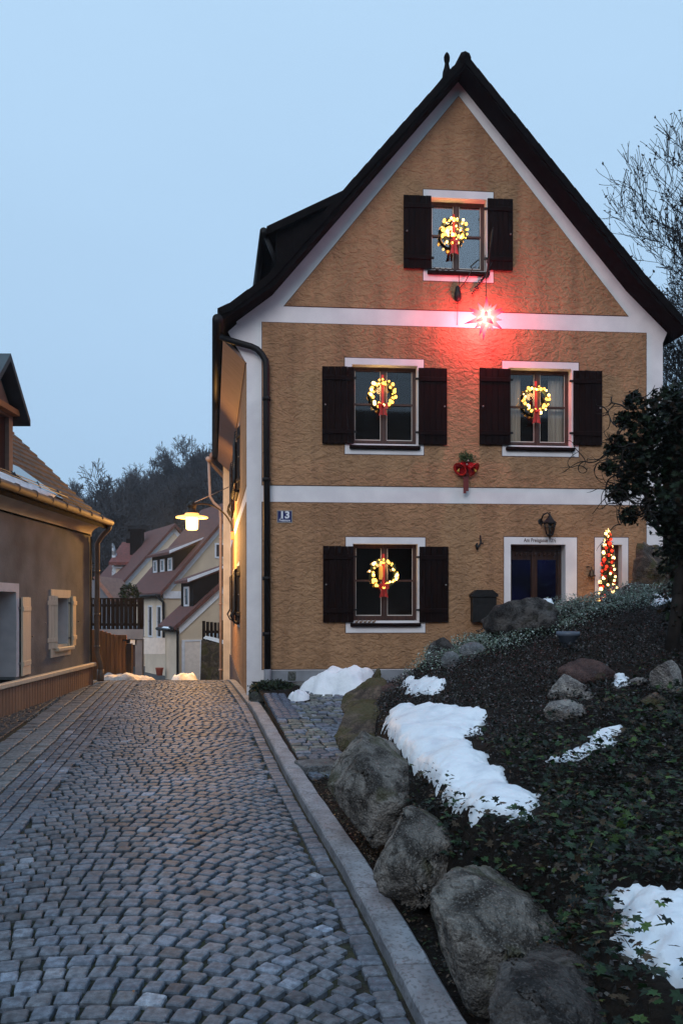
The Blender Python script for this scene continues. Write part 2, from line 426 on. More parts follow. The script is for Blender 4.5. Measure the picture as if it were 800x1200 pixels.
ys = np.unique(np.concatenate([np.linspace(-300, -40, 10), np.linspace(-40, 2, 22), np.linspace(2, 26, 97), np.linspace(26, 130, 60), np.linspace(130, 900, 20)]))
ground = grid_mesh('ground', xs, ys, zground, M['earth'])

# far road beyond the crest, asphalt
ysr = np.linspace(16.2, 62, 70)
V = []; Fq = []
for i, y in enumerate(ysr):
    z = zroad(y) - .012
    xa = lerp_tab([(16, -4.75), (20, -5.2), (26, -7), (36, -9.5), (62, -16)], y); xb = lerp_tab([(16, -2.1), (24, -3.35), (30, -4.6), (42, -6.2), (62, -10)], y)
    V += [(xa, y, z), ((xa + xb) / 2, y, z + .01), (xb, y, z)]
    if i: b = i * 3; Fq += [(b - 3, b - 2, b + 1, b), (b - 2, b - 1, b + 2, b + 1)]
fr = np_mesh('road', np.array(V), np.array(Fq), M['asphalt']); tag(fr, kind='structure')

# ---------------------------------------------------------------- setts
def sett_template(r, w, d, rnd=.085):
    """rounded rectangle of 8 outline points, w across, d along; jittered"""
    a, b = w / 2, d / 2; k = min(a, b) * rnd * 2
    pts = [(-a + k, -b), (a - k, -b), (a, -b + k), (a, b - k), (a - k, b), (-a + k, b), (-a, b - k), (-a, -b + k)]
    return [(x + r.uniform(-.005, .005), y + r.uniform(-.005, .005)) for x, y in pts]
class Setts:
    def __init__(s): s.V = []; s.F = []; s.C = []
    def add(s, x, y, z, ang, w, d, r, slope=0.0, c=None, top=.0, hfun=None, bev=.005):
        o = sett_template(r, w, d)
        ca, sa = math.cos(ang), math.sin(ang)
        cx_, cy_ = ca, sa
        b = len(s.V)
        tx, ty = r.uniform(-.035, .035), r.uniform(-.035, .035); dz = r.uniform(-.004, .004) + top
        if c is None:
            g = r.gauss(1, .17); g = max(.5, min(1.7, g))
            if r.random() < .02: g *= 1.7
            t = r.uniform(-.05, .05)
            g *= 1 + .30 * noise.noise(Vector((x * .9, y * .9, 2))) + .15 * noise.noise(Vector((x * 3, y * 3, 7)))
            c = (g * (1 + t), g, g * (1 - t))
        def put(px, py, zz):
            X = x + px * ca - py * sa; Y = y + px * sa + py * ca
            zb = hfun(X, Y) if hfun else z + (Y - y) * slope
            s.V.append((X, Y, zb + zz + px * tx + py * ty + dz)); s.C.append(c)
        k = 1 - bev / (min(w, d) / 2) * 1.0
        put(0, 0, .0015)
        for (px, py) in o: put(px * k * .55, py * k * .55, .0012)
        for (px, py) in o: put(px * k, py * k, 0)
        for (px, py) in o: put(px, py, -bev)
        for (px, py) in o: put(px * 1.02, py * 1.02, -.05)
        for i in range(8):
            j = (i + 1) % 8
            s.F.append((b, b + 1 + i, b + 1 + j, b + 1 + j))
            for q in range(3):
                s.F.append((b + 1 + q * 8 + i, b + 9 + q * 8 + i, b + 9 + q * 8 + j, b + 1 + q * 8 + j))
    def build(s, name, m):
        me = bpy.data.meshes.new(name)
        me.from_pydata(s.V, [], [f if f[2] != f[3] else f[:3] for f in s.F])
        me.materials.append(m); me.polygons.foreach_set('use_smooth', [False] * len(me.polygons))
        at = me.color_attributes.new('Col', 'FLOAT_COLOR', 'POINT')
        c4 = np.ones((len(s.V), 4), dtype=np.float32); c4[:, :3] = np.array(s.C)
        at.data.foreach_set('color', c4.ravel())
        o = bpy.data.objects.new(name, me); col.objects.link(o); return o

S = Setts(); r1 = random.Random(3)
Rarc, pitch = 1.5, .114
bed = -.012
y_s = 1.6
k = 0
Y1 = 17.2
while y_s < Y1 + 1:
    hw = (xk(y_s) - xl(y_s)) / 2 + .05
    # walk the arc
    th_max = math.asin(min(.93, hw / Rarc))
    th = -th_max - r1.uniform(0, .05)
    while th < th_max:
        w = r1.uniform(.072, .106)
        dth = (w + .018) / Rarc
        tm = th + dth / 2
        yy = y_s - Rarc * (1 - math.cos(tm)) + r1.uniform(-.004, .004)
        xc = (xk(yy) + xl(yy)) / 2 + .10 * math.sin(yy * .9)
        xx = xc + Rarc * math.sin(tm)
        th += dth
        lo, hi = xl(yy) + .42, xk(yy) - .15
        if xx < lo or xx > hi or yy > Y1 or yy < 1.6: continue
        dd = max(.05, pitch * math.cos(tm) - .018) * r1.uniform(.93, 1.03)
        S.add(xx, yy, 0, -tm + r1.uniform(-.025, .025), w, dd, r1, hfun=lambda X, Y: zroad(Y))
    y_s += pitch
# rows running along both edges
def edge_rows(xf, offs, wid, Ya, Yb, ln=(.09, .14), colf=None, top=0):
    y = Ya
    while y < Yb:
        l = r1.uniform(*ln)
        ang = math.atan2(xf(y + l) - xf(y), l)
        S.add(xf(y + l / 2) + offs, y + l / 2, 0, -ang, wid * r1.uniform(.93, 1.0), l - .015, r1, hfun=lambda X, Y: zroad(Y), c=colf(r1) if colf else None, top=top)
        y += l
edge_rows(xk, -.075, .105, 1.6, Y1)
for q in range(4): edge_rows(xl, .055 + q * .105, .092, 1.6, Y1)
paving = S.build('sett_paving', M['sett']); tag(paving, kind='structure')
# channel strip of larger brown-grey setts
S = Setts()
warm = lambda r: tuple(g * v for g in (max(.75, r.gauss(1.35, .15)),) for v in (1.1, 1.0, .86))
edge_rows(xl, -.085, .14, 1.6, Y1, (.10, .15), warm)
edge_rows(xl, -.275, .20, 1.6, Y1, (.11, .16), warm)
edge_rows(xl, -.495, .20, 1.6, Y1, (.11, .16), warm)
o = S.build('channel_strip_paving', M['sett']); tag(o, kind='structure')
# dark cobbles between the strip and the neighbour's plinth
S = Setts(); y = 1.6
dk = lambda r: tuple(g * v for g in (max(.3, r.gauss(.52, .1)),) for v in (1.08, 1, .9))
while y < 15.3:
    x = xl(y) - .66
    while x > -4.75 + .22:
        w = r1.uniform(.08, .13)
        S.add(x - w / 2, y + r1.uniform(-.01, .01), 0, r1.uniform(-.1, .1), w - .015, .085, r1, hfun=lambda X, Y: zroad(Y) + .0, c=dk(r1))
        x -= w
    y += .1
o = S.build('side_paving', M['sett']); tag(o, kind='structure')
# dark bed under all the setts
bedf = lambda X, Y: zr_v(Y) - .019
yb = np.linspace(-3, 17.3, 120)
V = []; Fq = []
for i, y in enumerate(yb):
    z = zroad(y) - .024
    a, b = -7.5 if y < 10 else -4.62, xk(y) + .01
    V += [(a, y, z), (b, y, z)]
    if i: q = i * 2; Fq.append((q - 2, q - 1, q + 1, q))
o = np_mesh('paving_bed', np.array(V), np.array(Fq), M['joint']); tag(o, kind='structure')

# fallen leaves / snow crumbs on the road
T = np.array([[0, -.5, 0], [.35, 0, .12], [0, .55, .05], [-.35, 0, .1]]); TF = np.array([[0, 1, 2, 3]])
nr = np.random.default_rng(4)
n = 70; Yp = nr.uniform(2.3, 15, n); Xp = np.array([nr.uniform(xl(y) - .4, xk(y)) for y in Yp]); Zp = zr_v(Yp) + .012
V, Fq = scatter(T, TF, np.stack([Xp, Yp, Zp], 1), rand_rots(n, .3, nr), nr.uniform(.012, .028, n))
cc = np.repeat(np.array([[.20, .09, .04], [.12, .07, .04], [.3, .2, .1]])[nr.integers(0, 3, n)], 4, 0)
o = np_mesh('fallen_leaves', V, Fq, M['leaf'], colors=cc)
tag(o, 'small brown fallen leaves scattered over the grey granite setts', 'leaves', kind='stuff')

# ---------------------------------------------------------------- kerb: granite blocks one by one
kerb_src = []
y = 1.3; i = 0
KH = .055
while y < 11.9:
    l = r1.uniform(.85, 1.15)
    if y < 2: l = 1.05
    y2 = min(y + l, 12.1)
    mb = MB()
    nseg = 8
    sec = [(0, -.12), (.004, KH - .012), (.014, KH), (.150, KH), (.162, KH - .012), (.166, -.12)]
    vs = []; fs = []
    for s_ in range(nseg + 1):
        yy = y + .004 + (y2 - y - .008) * s_ / nseg
        ins = .006 if s_ in (0, nseg) else 0
        for (a, b) in sec:
            jx = noise.noise(Vector((a * 9, yy * 6, 1.3))) * .006; jz = noise.noise(Vector((a * 14, yy * 7, 5))) * .006
            vs.append((xk(yy) + a + jx, yy, zroad(yy) + b + jz - ins))
    m_ = len(sec)
    for s_ in range(nseg):
        for q in range(m_ - 1):
            fs.append((s_ * m_ + q, s_ * m_ + q + 1, (s_ + 1) * m_ + q + 1, (s_ + 1) * m_ + q))
    fs.append(tuple(range(m_ - 1, -1, -1))); fs.append(tuple(nseg * m_ + q for q in range(m_)))
    mb.add(vs, fs)
    c0 = Vector((xk((y + y2) / 2) + .09, (y + y2) / 2, zroad((y + y2) / 2)))
    mb.v = [tuple(Vector(v) - c0) for v in mb.v]
    o = mb.build('kerb_stone', M['kerb'], loc=c0)
    tag(o, kind='structure')
    y = y2; i += 1
# lit cross edge beyond: kerb continues flush by the house
mb = MB(); vs = []; fs = []
yy_ = np.linspace(12.12, 17.3, 14)
for i, y in enumerate(yy_):
    z = zroad(y) + .014
    vs += [(xk(y), y, z - .1), (xk(y) + .005, y, z), (xk(y) + .12, y, z), (xk(y) + .125, y, z - .35)]
    if i:
        for q in range(3): fs.append(((i - 1) * 4 + q, (i - 1) * 4 + q + 1, i * 4 + q + 1, i * 4 + q))
mb.add(vs, fs); o = mb.build('kerb_edging', M['kerb']); tag(o, kind='structure')

# soil strip between kerb and boulders + little paved forecourt
def zfore(y):
    return lerp_tab([(-3, -1.58), (3, -1.58), (6, -1.56), (8, -1.52), (10, -1.42), (11.2, -1.36), (12.2, -1.26), (13.6, -1.22)], y)
V = []; Fq = []; ysx = np.linspace(-3, 14.2, 70); nxs = 14
for i, y in enumerate(ysx):
    a = xk(y) + .17; b = max(edge_boulder(y) + .8, a + .6)
    for j in range(nxs):
        x = a + (b - a) * j / (nxs - 1)
        V.append((x, y, zfore(y) + noise.noise(Vector((x * 5, y * 5, 0))) * .02 - .02))
    if i:
        for j in range(nxs - 1):
            q = i * nxs + j; Fq.append((q - nxs, q - nxs + 1, q + 1, q))
o = np_mesh('soil_strip', np.array(V), np.array(Fq), M['soil'], smooth=True); tag(o, kind='structure')
S = Setts(); y = 7.3
mossy = lambda r: tuple(g * v for g in (max(.45, r.gauss(1.15, .25)),) for v in r.choice([(1, 1, 1.02), (1.05, .98, .78), (1.1, 1.05, .8), (.95, 1, 1.05)]))
while y < 13.2:
    x = xk(y) + .2; 
    xe = edge_boulder(y) + (.15 if y < 10.5 else 1.9)
    pit = .125 if y < 12 else .2
    while x < xe:
        w = r1.uniform(.10, .19)
        skew = .12 * math.sin(x * 3)
        if not (11.3 < y < 13.2 and x < xk(y) + .75):
            S.add(x + w / 2, y + skew * .3 + r1.uniform(-.015, .015), 0, r1.uniform(-.25, .25) + .3, w - .022, pit - .025, r1, hfun=lambda X, Y: zfore(Y) + .008, c=mossy(r1))
        x += w
    y += pit
o = S.build('forecourt_paving', M['sett']); tag(o, kind='structure')
# sunken smooth strip + step slabs
S = Setts()
for k_ in range(16):
    y = 10.1 + k_ * .11
    for q in range(3): S.add(xk(y) + .25 + q * .1, y, 0, -.17, .088, .095, r1, hfun=lambda X, Y: zfore(Y) + .02 + .0, c=(.8, .85, .95))
o = S.build('gutter_setts_paving', M['sett']); tag(o, kind='structure')

def slab(name, px0, py0, w, d, h, ang, y, m, label=None, cat=None, group=None, zoff=0):
    p = ray(px0, py0, y)
    mb = MB(); mb.box(-w / 2, w / 2, -d / 2, d / 2, -h, 0, bev=.01)
    mb.v = [(a + noise.noise(Vector((a * 7, b * 7, c * 7 + y))) * .01, b + noise.noise(Vector((a * 7 + 3, b * 7, c * 7))) * .01, c) for a, b, c in mb.v]
    o = mb.build(name, m); o.location = p + Vector((0, 0, zoff)); o.rotation_euler = (0, 0, ang)
    if label: tag(o, label, cat, group)
    return o
slab('step_kerb', 336, 832, .16, 1.15, .25, R(10), 11.1, M['kerb'], 'long pale granite step edge in the cobbled forecourt by the road kerb', 'step')
slab('step_stone', 352, 838, .42, .18, .2, R(8), 10.3, M['kerb'], 'short granite block laid crosswise at the foot of the forecourt step', 'step')
slab('flagstone', 372, 893, .36, .34, .2, R(20), 7.6, M['rockgrey'], 'flat irregular grey flagstone at the near end of the cobbled forecourt', 'flagstone')
slab('flagstone', 345, 838, .34, .12, .1, R(-40), 10.7, M['rockgrey'], 'narrow angled flagstone beside the granite step edge in the forecourt', 'flagstone')
slab('flagstone', 375, 834, .3, .22, .1, R(-20), 10.9, M['rockgrey'], 'rectangular flagstone on the cobbles below the snow heap', 'flagstone')
slab('flagstone', 388, 822, .34, .2, .1, R(5), 11.6, M['rockgrey'], 'flagstone nearest to the snow heap against the ochre house', 'flagstone')
# ---------------------------------------------------------------- main house
VPX = 11500.0
Fd = Vector(((VPX - CX) / F_PX, 1, 0)).normalized()
nrm = Vector((Fd.y, -Fd.x, 0))                      # outward (towards camera)
Cc = ray(289, HY, 13.2); Cc.z = 0
ang_f = math.atan2(Fd.y, Fd.x)
def FL(px, py, off=0.0):
    a = (px - CX) / F_PX; b = (HY - py) / F_PX
    t = (off + Cc.dot(nrm)) / (a * nrm.x + nrm.y)
    P = Vector((a * t, t, b * t))
    return ((P - Cc).dot(Fd), b * t)
def FW(u, z, off=0.0):
    return Cc + Fd * u + nrm * off + Vector((0, 0, z))
house = empty('ochre_house', Cc, ang_f)
tag(house, 'tall ochre gabled house with white bands and dark shutters, number 13, beside the cobbled street', 'house')
dl_w = Vector(((248 - CX) / F_PX, 1, 0)).normalized()         # left facade direction (world)
inv = Matrix.Rotation(-ang_f, 3, 'Z')
dl = inv @ dl_w                                               # in house coordinates
DEPTH = 11.2
W_R = FL(776, 500)[0]
ground_z = -1.9
# wall top line (under the roof)
tl = [FL(277, 377), FL(319, 346), FL(536.5, 96), FL(733, 341), FL(781, 390)]
outl = [(0, ground_z), (W_R, ground_z), (W_R, FL(776, 402)[1]), tl[4], tl[3], tl[2], tl[1], tl[0], (0, FL(289, 398)[1])]
wins = {
 'gable': dict(s=(495.6, 222.4, 577.4, 329.0), o=(503, 231.4, 569.6, 319), sl=(472, 230, 504.4, 315.4), sr=(570, 234, 599.4, 317.4)),
 'midl': dict(s=(403.9, 419.5, 496, 532), o=(412, 427, 488.7, 523), sl=(377, 430, 414, 520), sr=(489.4, 432, 522.7, 521.4)),
 'midr': dict(s=(587.8, 423.2, 677, 534.3), o=(594.6, 430.8, 669, 525), sl=(560.6, 432.3, 596.7, 521.5), sr=(670, 435, 703.6, 522)),
 'low': dict(s=(405, 629.5, 497.7, 741.5), o=(413, 637, 489.4, 731), sl=(378, 640, 414, 729), sr=(490.5, 640.7, 524.3, 729)),
}
def R4(q):
    u0, z1 = FL(q[0], q[1]); u1, _ = FL(q[2], q[1]); z0 = FL(q[0], q[3])[1]
    z1b = FL(q[2], q[1])[1]
    return u0, u1, z0, (z1 + 0 * z1b)
for w in wins.values():
    cxp = (w['s'][0] + w['s'][2]) / 2
    w['S'] = R4(w['s']); w['O'] = R4(w['o'])
door_s = R4((590, 629.4, 675, 800)); door_o = R4((597.5, 637.6, 662, 800))
tw_s = R4((696, 630, 735, 740)); tw_o = R4((703, 638, 728, 733))
door_z0 = -1.18
door_s = (door_s[0], door_s[1], door_z0, door_s[3]); door_o = (door_o[0], door_o[1], door_z0, door_o[3])
holes = [rect(*w['O']) for w in wins.values()] + [rect(*door_o), rect(*tw_o)]
mb = MB(); mb.plate(outl, holes, 0, .34)
front = mb.build('front_wall', M['white'], house)
# fields
def inset(poly, d):
    n = len(poly); out = []
    A = sum(poly[i][0] * poly[(i + 1) % n][1] - poly[(i + 1) % n][0] * poly[i][1] for i in range(n))
    s = 1 if A > 0 else -1
    for i in range(n):
        p0, p1, p2 = Vector(poly[i - 1]), Vector(poly[i]), Vector(poly[(i + 1) % n])
        e1 = (p1 - p0).normalized(); e2 = (p2 - p1).normalized()
        n1 = Vector((-e1.y, e1.x)) * s; n2 = Vector((-e2.y, e2.x)) * s
        b = n1 + n2; b = b / max(.2, (1 + n1.dot(n2)))
        out.append(tuple(p1 + b * d))
    return out
fz = lambda a, b: FL(a, b)
fieldG = [fz(332, 359), fz(736, 371), fz(537, 112)]
fieldM = [fz(317, 569), fz(757, 574), fz(757, 390), fz(306.5, 377)]
fieldM[0] = (fieldM[3][0], fieldM[0][1])
fieldL = [(fieldM[3][0], fz(318, 785)[1]), (fz(757, 785)[0], fz(318, 785)[1]), fz(757, 592), (fieldM[3][0], fz(317, 588)[1])]
def sur(k): return rect(*wins[k]['S'])
for nm, poly, hs in (('g', fieldG, [sur('gable')]), ('m', fieldM, [sur('midl'), sur('midr')]), ('l', fieldL, [sur('low'), rect(*tw_s)])):
    if nm == 'l':   # door cuts the lower edge: build as notched outline
        z0 = poly[0][1]
        poly = [poly[0], (door_s[0], z0), (door_s[0], door_s[3]), (door_s[1], door_s[3]), (door_s[1], z0)] + poly[1:]
    l = MB(); l.plate(poly, hs, -.003, .01, ); l.build('painted_outline', M['line'], front)
    l = MB(); l.plate(inset(poly, .011), [inset(h, -.011) for h in hs], -.012, .01); l.build('rendered_field', M['orange'], front)
# plinth
mb = MB(); z0 = fieldL[0][1]
mb.box(FL(318, 785)[0], door_s[0], -.03, .05, ground_z, z0 - .01); mb.box(door_s[1], W_R, -.03, .05, ground_z, z0 - .01)
mb.build('plinth', M['plinth'], house)
# left wall
Ml = Matrix.Translation(dl * DEPTH) @ Matrix(((-dl.x, dl.y * 1, 0, 0), (-dl.y, -dl.x * 1, 0, 0), (0, 0, 1, 0), (0, 0, 0, 1)))
# x axis = -dl (towards the near corner); y axis (inward) = rotate
yin = Vector((dl.y, -dl.x, 0))
Ml = Matrix(((-dl.x, yin.x, 0, dl.x * DEPTH), (-dl.y, yin.y, 0, dl.y * DEPTH), (0, 0, 1, 0), (0, 0, 0, 1)))
zeave = FL(289, 398)[1]
def YtoX(Yw):   # world depth -> x on left wall
    return DEPTH - (Yw - 13.2) / dl_w.y
LW = [(YtoX(17.6), YtoX(16.3), -.35, .78), (YtoX(17.6), YtoX(16.3), 2.3, 3.55), (YtoX(21.0), YtoX(19.9), -.35, .78), (YtoX(21.0), YtoX(19.9), 2.3, 3.55)]
mb = MB(); mb.plate([(0, -3.2), (DEPTH - .003, -3.2), (DEPTH - .003, zeave), (0, zeave)], [rect(*q) for q in LW], 0.003, .34, M=Ml)
leftw = mb.build('side_wall', M['white'], house)
zb0, zb1 = FL(317, 588)[1], FL(317, 569)[1]
l = MB()
xs0, xs1 = .25, DEPTH - .06
for (a, b, hs) in ((-1.45, zb0, [LW[0], LW[2]]), (zb1, zeave - .35, [LW[1], LW[3]])):
    l.plate(rect(xs0, xs1, a, b), [rect(q[0] - .1, q[1] + .1, q[2] - .1, q[3] + .1) for q in hs], -.009, .01, M=Ml)
l.build('rendered_field', M['orange'], leftw)
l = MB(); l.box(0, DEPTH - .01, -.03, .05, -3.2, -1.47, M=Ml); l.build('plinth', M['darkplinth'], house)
# right and back walls
mb = MB()
base = [Vector((0, .34, 0)), Vector((W_R, .34, 0))]
far = [dl * DEPTH, Vector((W_R, 0, 0)) + dl * DEPTH]
def prism(mb, quad, z0, z1, mi=0):
    vs = [(p[0], p[1], z0) for p in quad] + [(p[0], p[1], z1) for p in quad]
    n = len(quad)
    fs = [tuple(range(n - 1, -1, -1)), tuple(range(n, 2 * n))] + [(i, (i + 1) % n, n + (i + 1) % n, n + i) for i in range(n)]
    return mb.add(vs, fs, mi)
wr0 = Vector((W_R, .342, 0)); wr1 = far[1]
prism(mb, [wr0, wr1, wr1 + Vector((-.3, 0, 0)), wr0 + Vector((-.3, 0, 0))], -3.2, FL(776, 402)[1])
mb.build('side_wall', M['white'], house)
mb = MB()
prof_in = [(0.0, zeave), tl[1], tl[2], tl[3], (W_R, FL(776, 402)[1])]
outb = [(0.0, -3.2), (W_R, -3.2)] + [(p[0], p[1]) for p in reversed(prof_in)]
mb.plate([(p[0] + dl.x * DEPTH, p[1]) for p in outb], [], dl.y * DEPTH - .3, dl.y * DEPTH)
mb.build('back_wall', M['white'], house)
# dark ceiling/attic lining so no light leaks between floors
# roof: profile extruded along dl
OV = .42
und = [(-.40, FL(277, 377)[1] - .12), (tl[0][0] - .08, tl[0][1] - .01), tl[1], tl[2], tl[3], tl[4], (tl[4][0] + .13, tl[4][1] - .12)]
top = [(-.47, und[0][1] + .17), (tl[0][0] - .08 - .05, tl[0][1] + .13), (tl[1][0] - .12, tl[1][1] + .13), (tl[2][0] - .01, tl[2][1] + .19), (tl[3][0] + .12, tl[3][1] + .09), (tl[4][0] + .07, tl[4][1] + .08), (tl[4][0] + .20, tl[4][1] - .03)]
def extr(mb, prof, v0, v1, mi=0):
    d0, d1 = dl / dl.y * v0, dl / dl.y * v1
    n = len(prof)
    vs = [(p[0] + d0.x, d0.y, p[1]) for p in prof] + [(p[0] + d1.x, d1.y, p[1]) for p in prof]
    fs = [tuple(range(n)), tuple(range(2 * n - 1, n - 1, -1))] + [(i, n + i, n + (i + 1) % n, (i + 1) % n) for i in range(n)]
    return mb.add(vs, fs, mi)
mb = MB()
for i in range(len(und) - 1):
    mb_q = [und[i], und[i + 1], top[i + 1], top[i]]
    extr(mb, mb_q, -OV + .03, DEPTH + .35)
roof = mb.build('roof', M['roofdark'], house)
# verge tiles: stepped edge in front
mb = MB()
for (a, b) in ((0, 1), (1, 2), (2, 3), (3, 4), (4, 5), (5, 6)):
    p, q = Vector(top[a]), Vector(top[b]); L_ = (q - p).length; n = max(1, int(L_ / .30)); d = (q - p) / n; nn = Vector((-d.y, d.x)).normalized()
    if nn.y < 0: nn = -nn
    for k_ in range(n):
        s0 = p + d * k_ - nn * .10; s1 = p + d * (k_ + 1.04) - nn * .10
        up0, up1 = (.116, .108) if top[b][1] < top[a][1] else (.108, .116)
        extr(mb, [tuple(s0), tuple(s1), tuple(s1 + nn * up1), tuple(s0 + nn * up0)], -OV, -OV + .2)
mb.build('verge_tiles', M['roofdark'], roof)
# ridge tiles
mb = MB(); ap = top[3]
for k_ in range(28):
    v0 = -OV + k_ * .42; d0 = dl / dl.y * v0; d1 = dl / dl.y * (v0 + .43)
    mb.tube([(ap[0] + d0.x, d0.y, ap[1] - .06), (ap[0] + d1.x, d1.y, ap[1] - .055)], [.10, .115], 8)
mb.build('ridge', M['roofdark'], roof)
# finial figure on the ridge
v0 = .62; d0 = dl / dl.y * v0
mb = MB(); prof = [(.12, -.12), (.13, .15), (.115, .26), (.085, .30), (.075, .42), (.05, .50), (.035, .58), (.05, .62), (.055, .68), (.04, .73), (.015, .765)]
mb.lathe(prof, 10, (ap[0] + d0.x, d0.y, ap[1] - .05))
mb.tube([(ap[0] + d0.x - .06, d0.y, ap[1] + .25), (ap[0] + d0.x - .11, d0.y, ap[1] + .18)], .035, 6)
mb.build('finial', M['roofdark'], roof)
# eaves soffit, left, seen from below (light pinkish wood)
mb = MB(); extr(mb, [(-.38, zeave - .02), (-.02, zeave - .36), (-.02, zeave - .30), (-.38, zeave + .05)], .02, DEPTH - .05)
mb.build('eaves_soffit', M['roofwood'], roof)
# white cornice flare ends on both corners (front)
mb = MB(); mb.plate([(-.02, zeave - .36), (-.0, zeave - .37), (.0, zeave + .1), (-.16, zeave + .25), (-.30, zeave + .12)], [], -.001, .05); mb.build('cornice_end', M['white'], front)
# dormer on the left slope
def roofline_left(u):
    return top[2][1] + (u - top[2][0]) * (top[3][1] - top[2][1]) / (top[3][0] - top[2][0])
Yd0, Yd1 = 14.05, 16.4
vd0, vd1 = .85, 3.4
pa = inv @ (ray(312, 268, 14.05) - Cc); pb = inv @ (ray(404, 221, 14.05) - Cc)
sk = dl.x / dl.y * .85
ua, za = pa.x - sk, pa.z; ub, zb = pb.x - sk, pb.z
sl = (zb - za) / (ub - ua)
um = (za - roofline_left(0) - sl * ua) / (roofline_left(1) - roofline_left(0) - sl)
dorm = MB()
extr(dorm, [(ua, za - .14), (um + .3, za + (um + .3 - ua) * sl - .14), (um + .3, za + (um + .3 - ua) * sl), (ua, za)], vd0 - .12, vd1)
dr = dorm.build('dormer', M['roofdark'], house)
dw = MB(); extr(dw, [(ua + .18, roofline_left(ua + .18) - .1), (um, roofline_left(um) - .1), (um, za + (um - ua) * sl - .15), (ua + .18, za + .18 * sl - .15)], vd0, vd1 - .1)
dw.build('dormer_wall', M['roofdark'], dr)
dg = MB(); d0 = dl / dl.y * (vd0 - .12); d1 = dl / dl.y * vd1
dg.tube([(ua - .05 + d0.x, d0.y, za - .09), (ua - .05 + d1.x, d1.y, za - .09)], .07, 10); dg.tube([(ua - .03 + d0.x, d0.y + .1, za - .1), (ua + .14, d0.y + .2, za - .62)], .04, 8)
dg.build('dormer_gutter', M['blackmetal'], dr)
# gutter on the left eave and black downpipe at the corner
mb = MB()
ge = Vector(und[0])
d0 = dl / dl.y * (-OV - .02); d1 = dl / dl.y * (DEPTH + .3)
mb.tube([(ge.x - .07 + d0.x, d0.y, ge.y + .0), (ge.x - .07 + d1.x, d1.y, ge.y + .0)], .085, 12)
mb.build('gutter', M['blackmetal'], roof)
mb = MB()
up = FL(312, 500)[0]; zt = FL(256, 398)[1]
pp = [(-.42, -.10, zt + .02), (-.30, -.10, zt - .03), (.08, -.10, zt - .13), (.17, -.10, zt - .17), (.24, -.10, zt - .24), (up - .005, -.10, zt - .36), (up, -.10, zt - .5), (up + .02, -.10, FL(312, 785)[1] + .02)]
mb.tube(pp, .052, 12)
for zz in (zt - 1.0, 2.0, .4, -.5): mb.tube([(up + .005, -.10, zz), (up + .005, -.10, zz + .06)], .066, 12); mb.box(up - .02, up + .03, -.06, .0, zz + .01, zz + .04)
pipe = mb.build('downpipe', M['blackmetal'], house)
mb = MB(); mb.tube([(up + .02, -.10, FL(312, 785)[1] + .02), (up + .02, -.10, ground_z + .3)], .058, 12); mb.build('pipe_foot', M['plinth'], pipe)
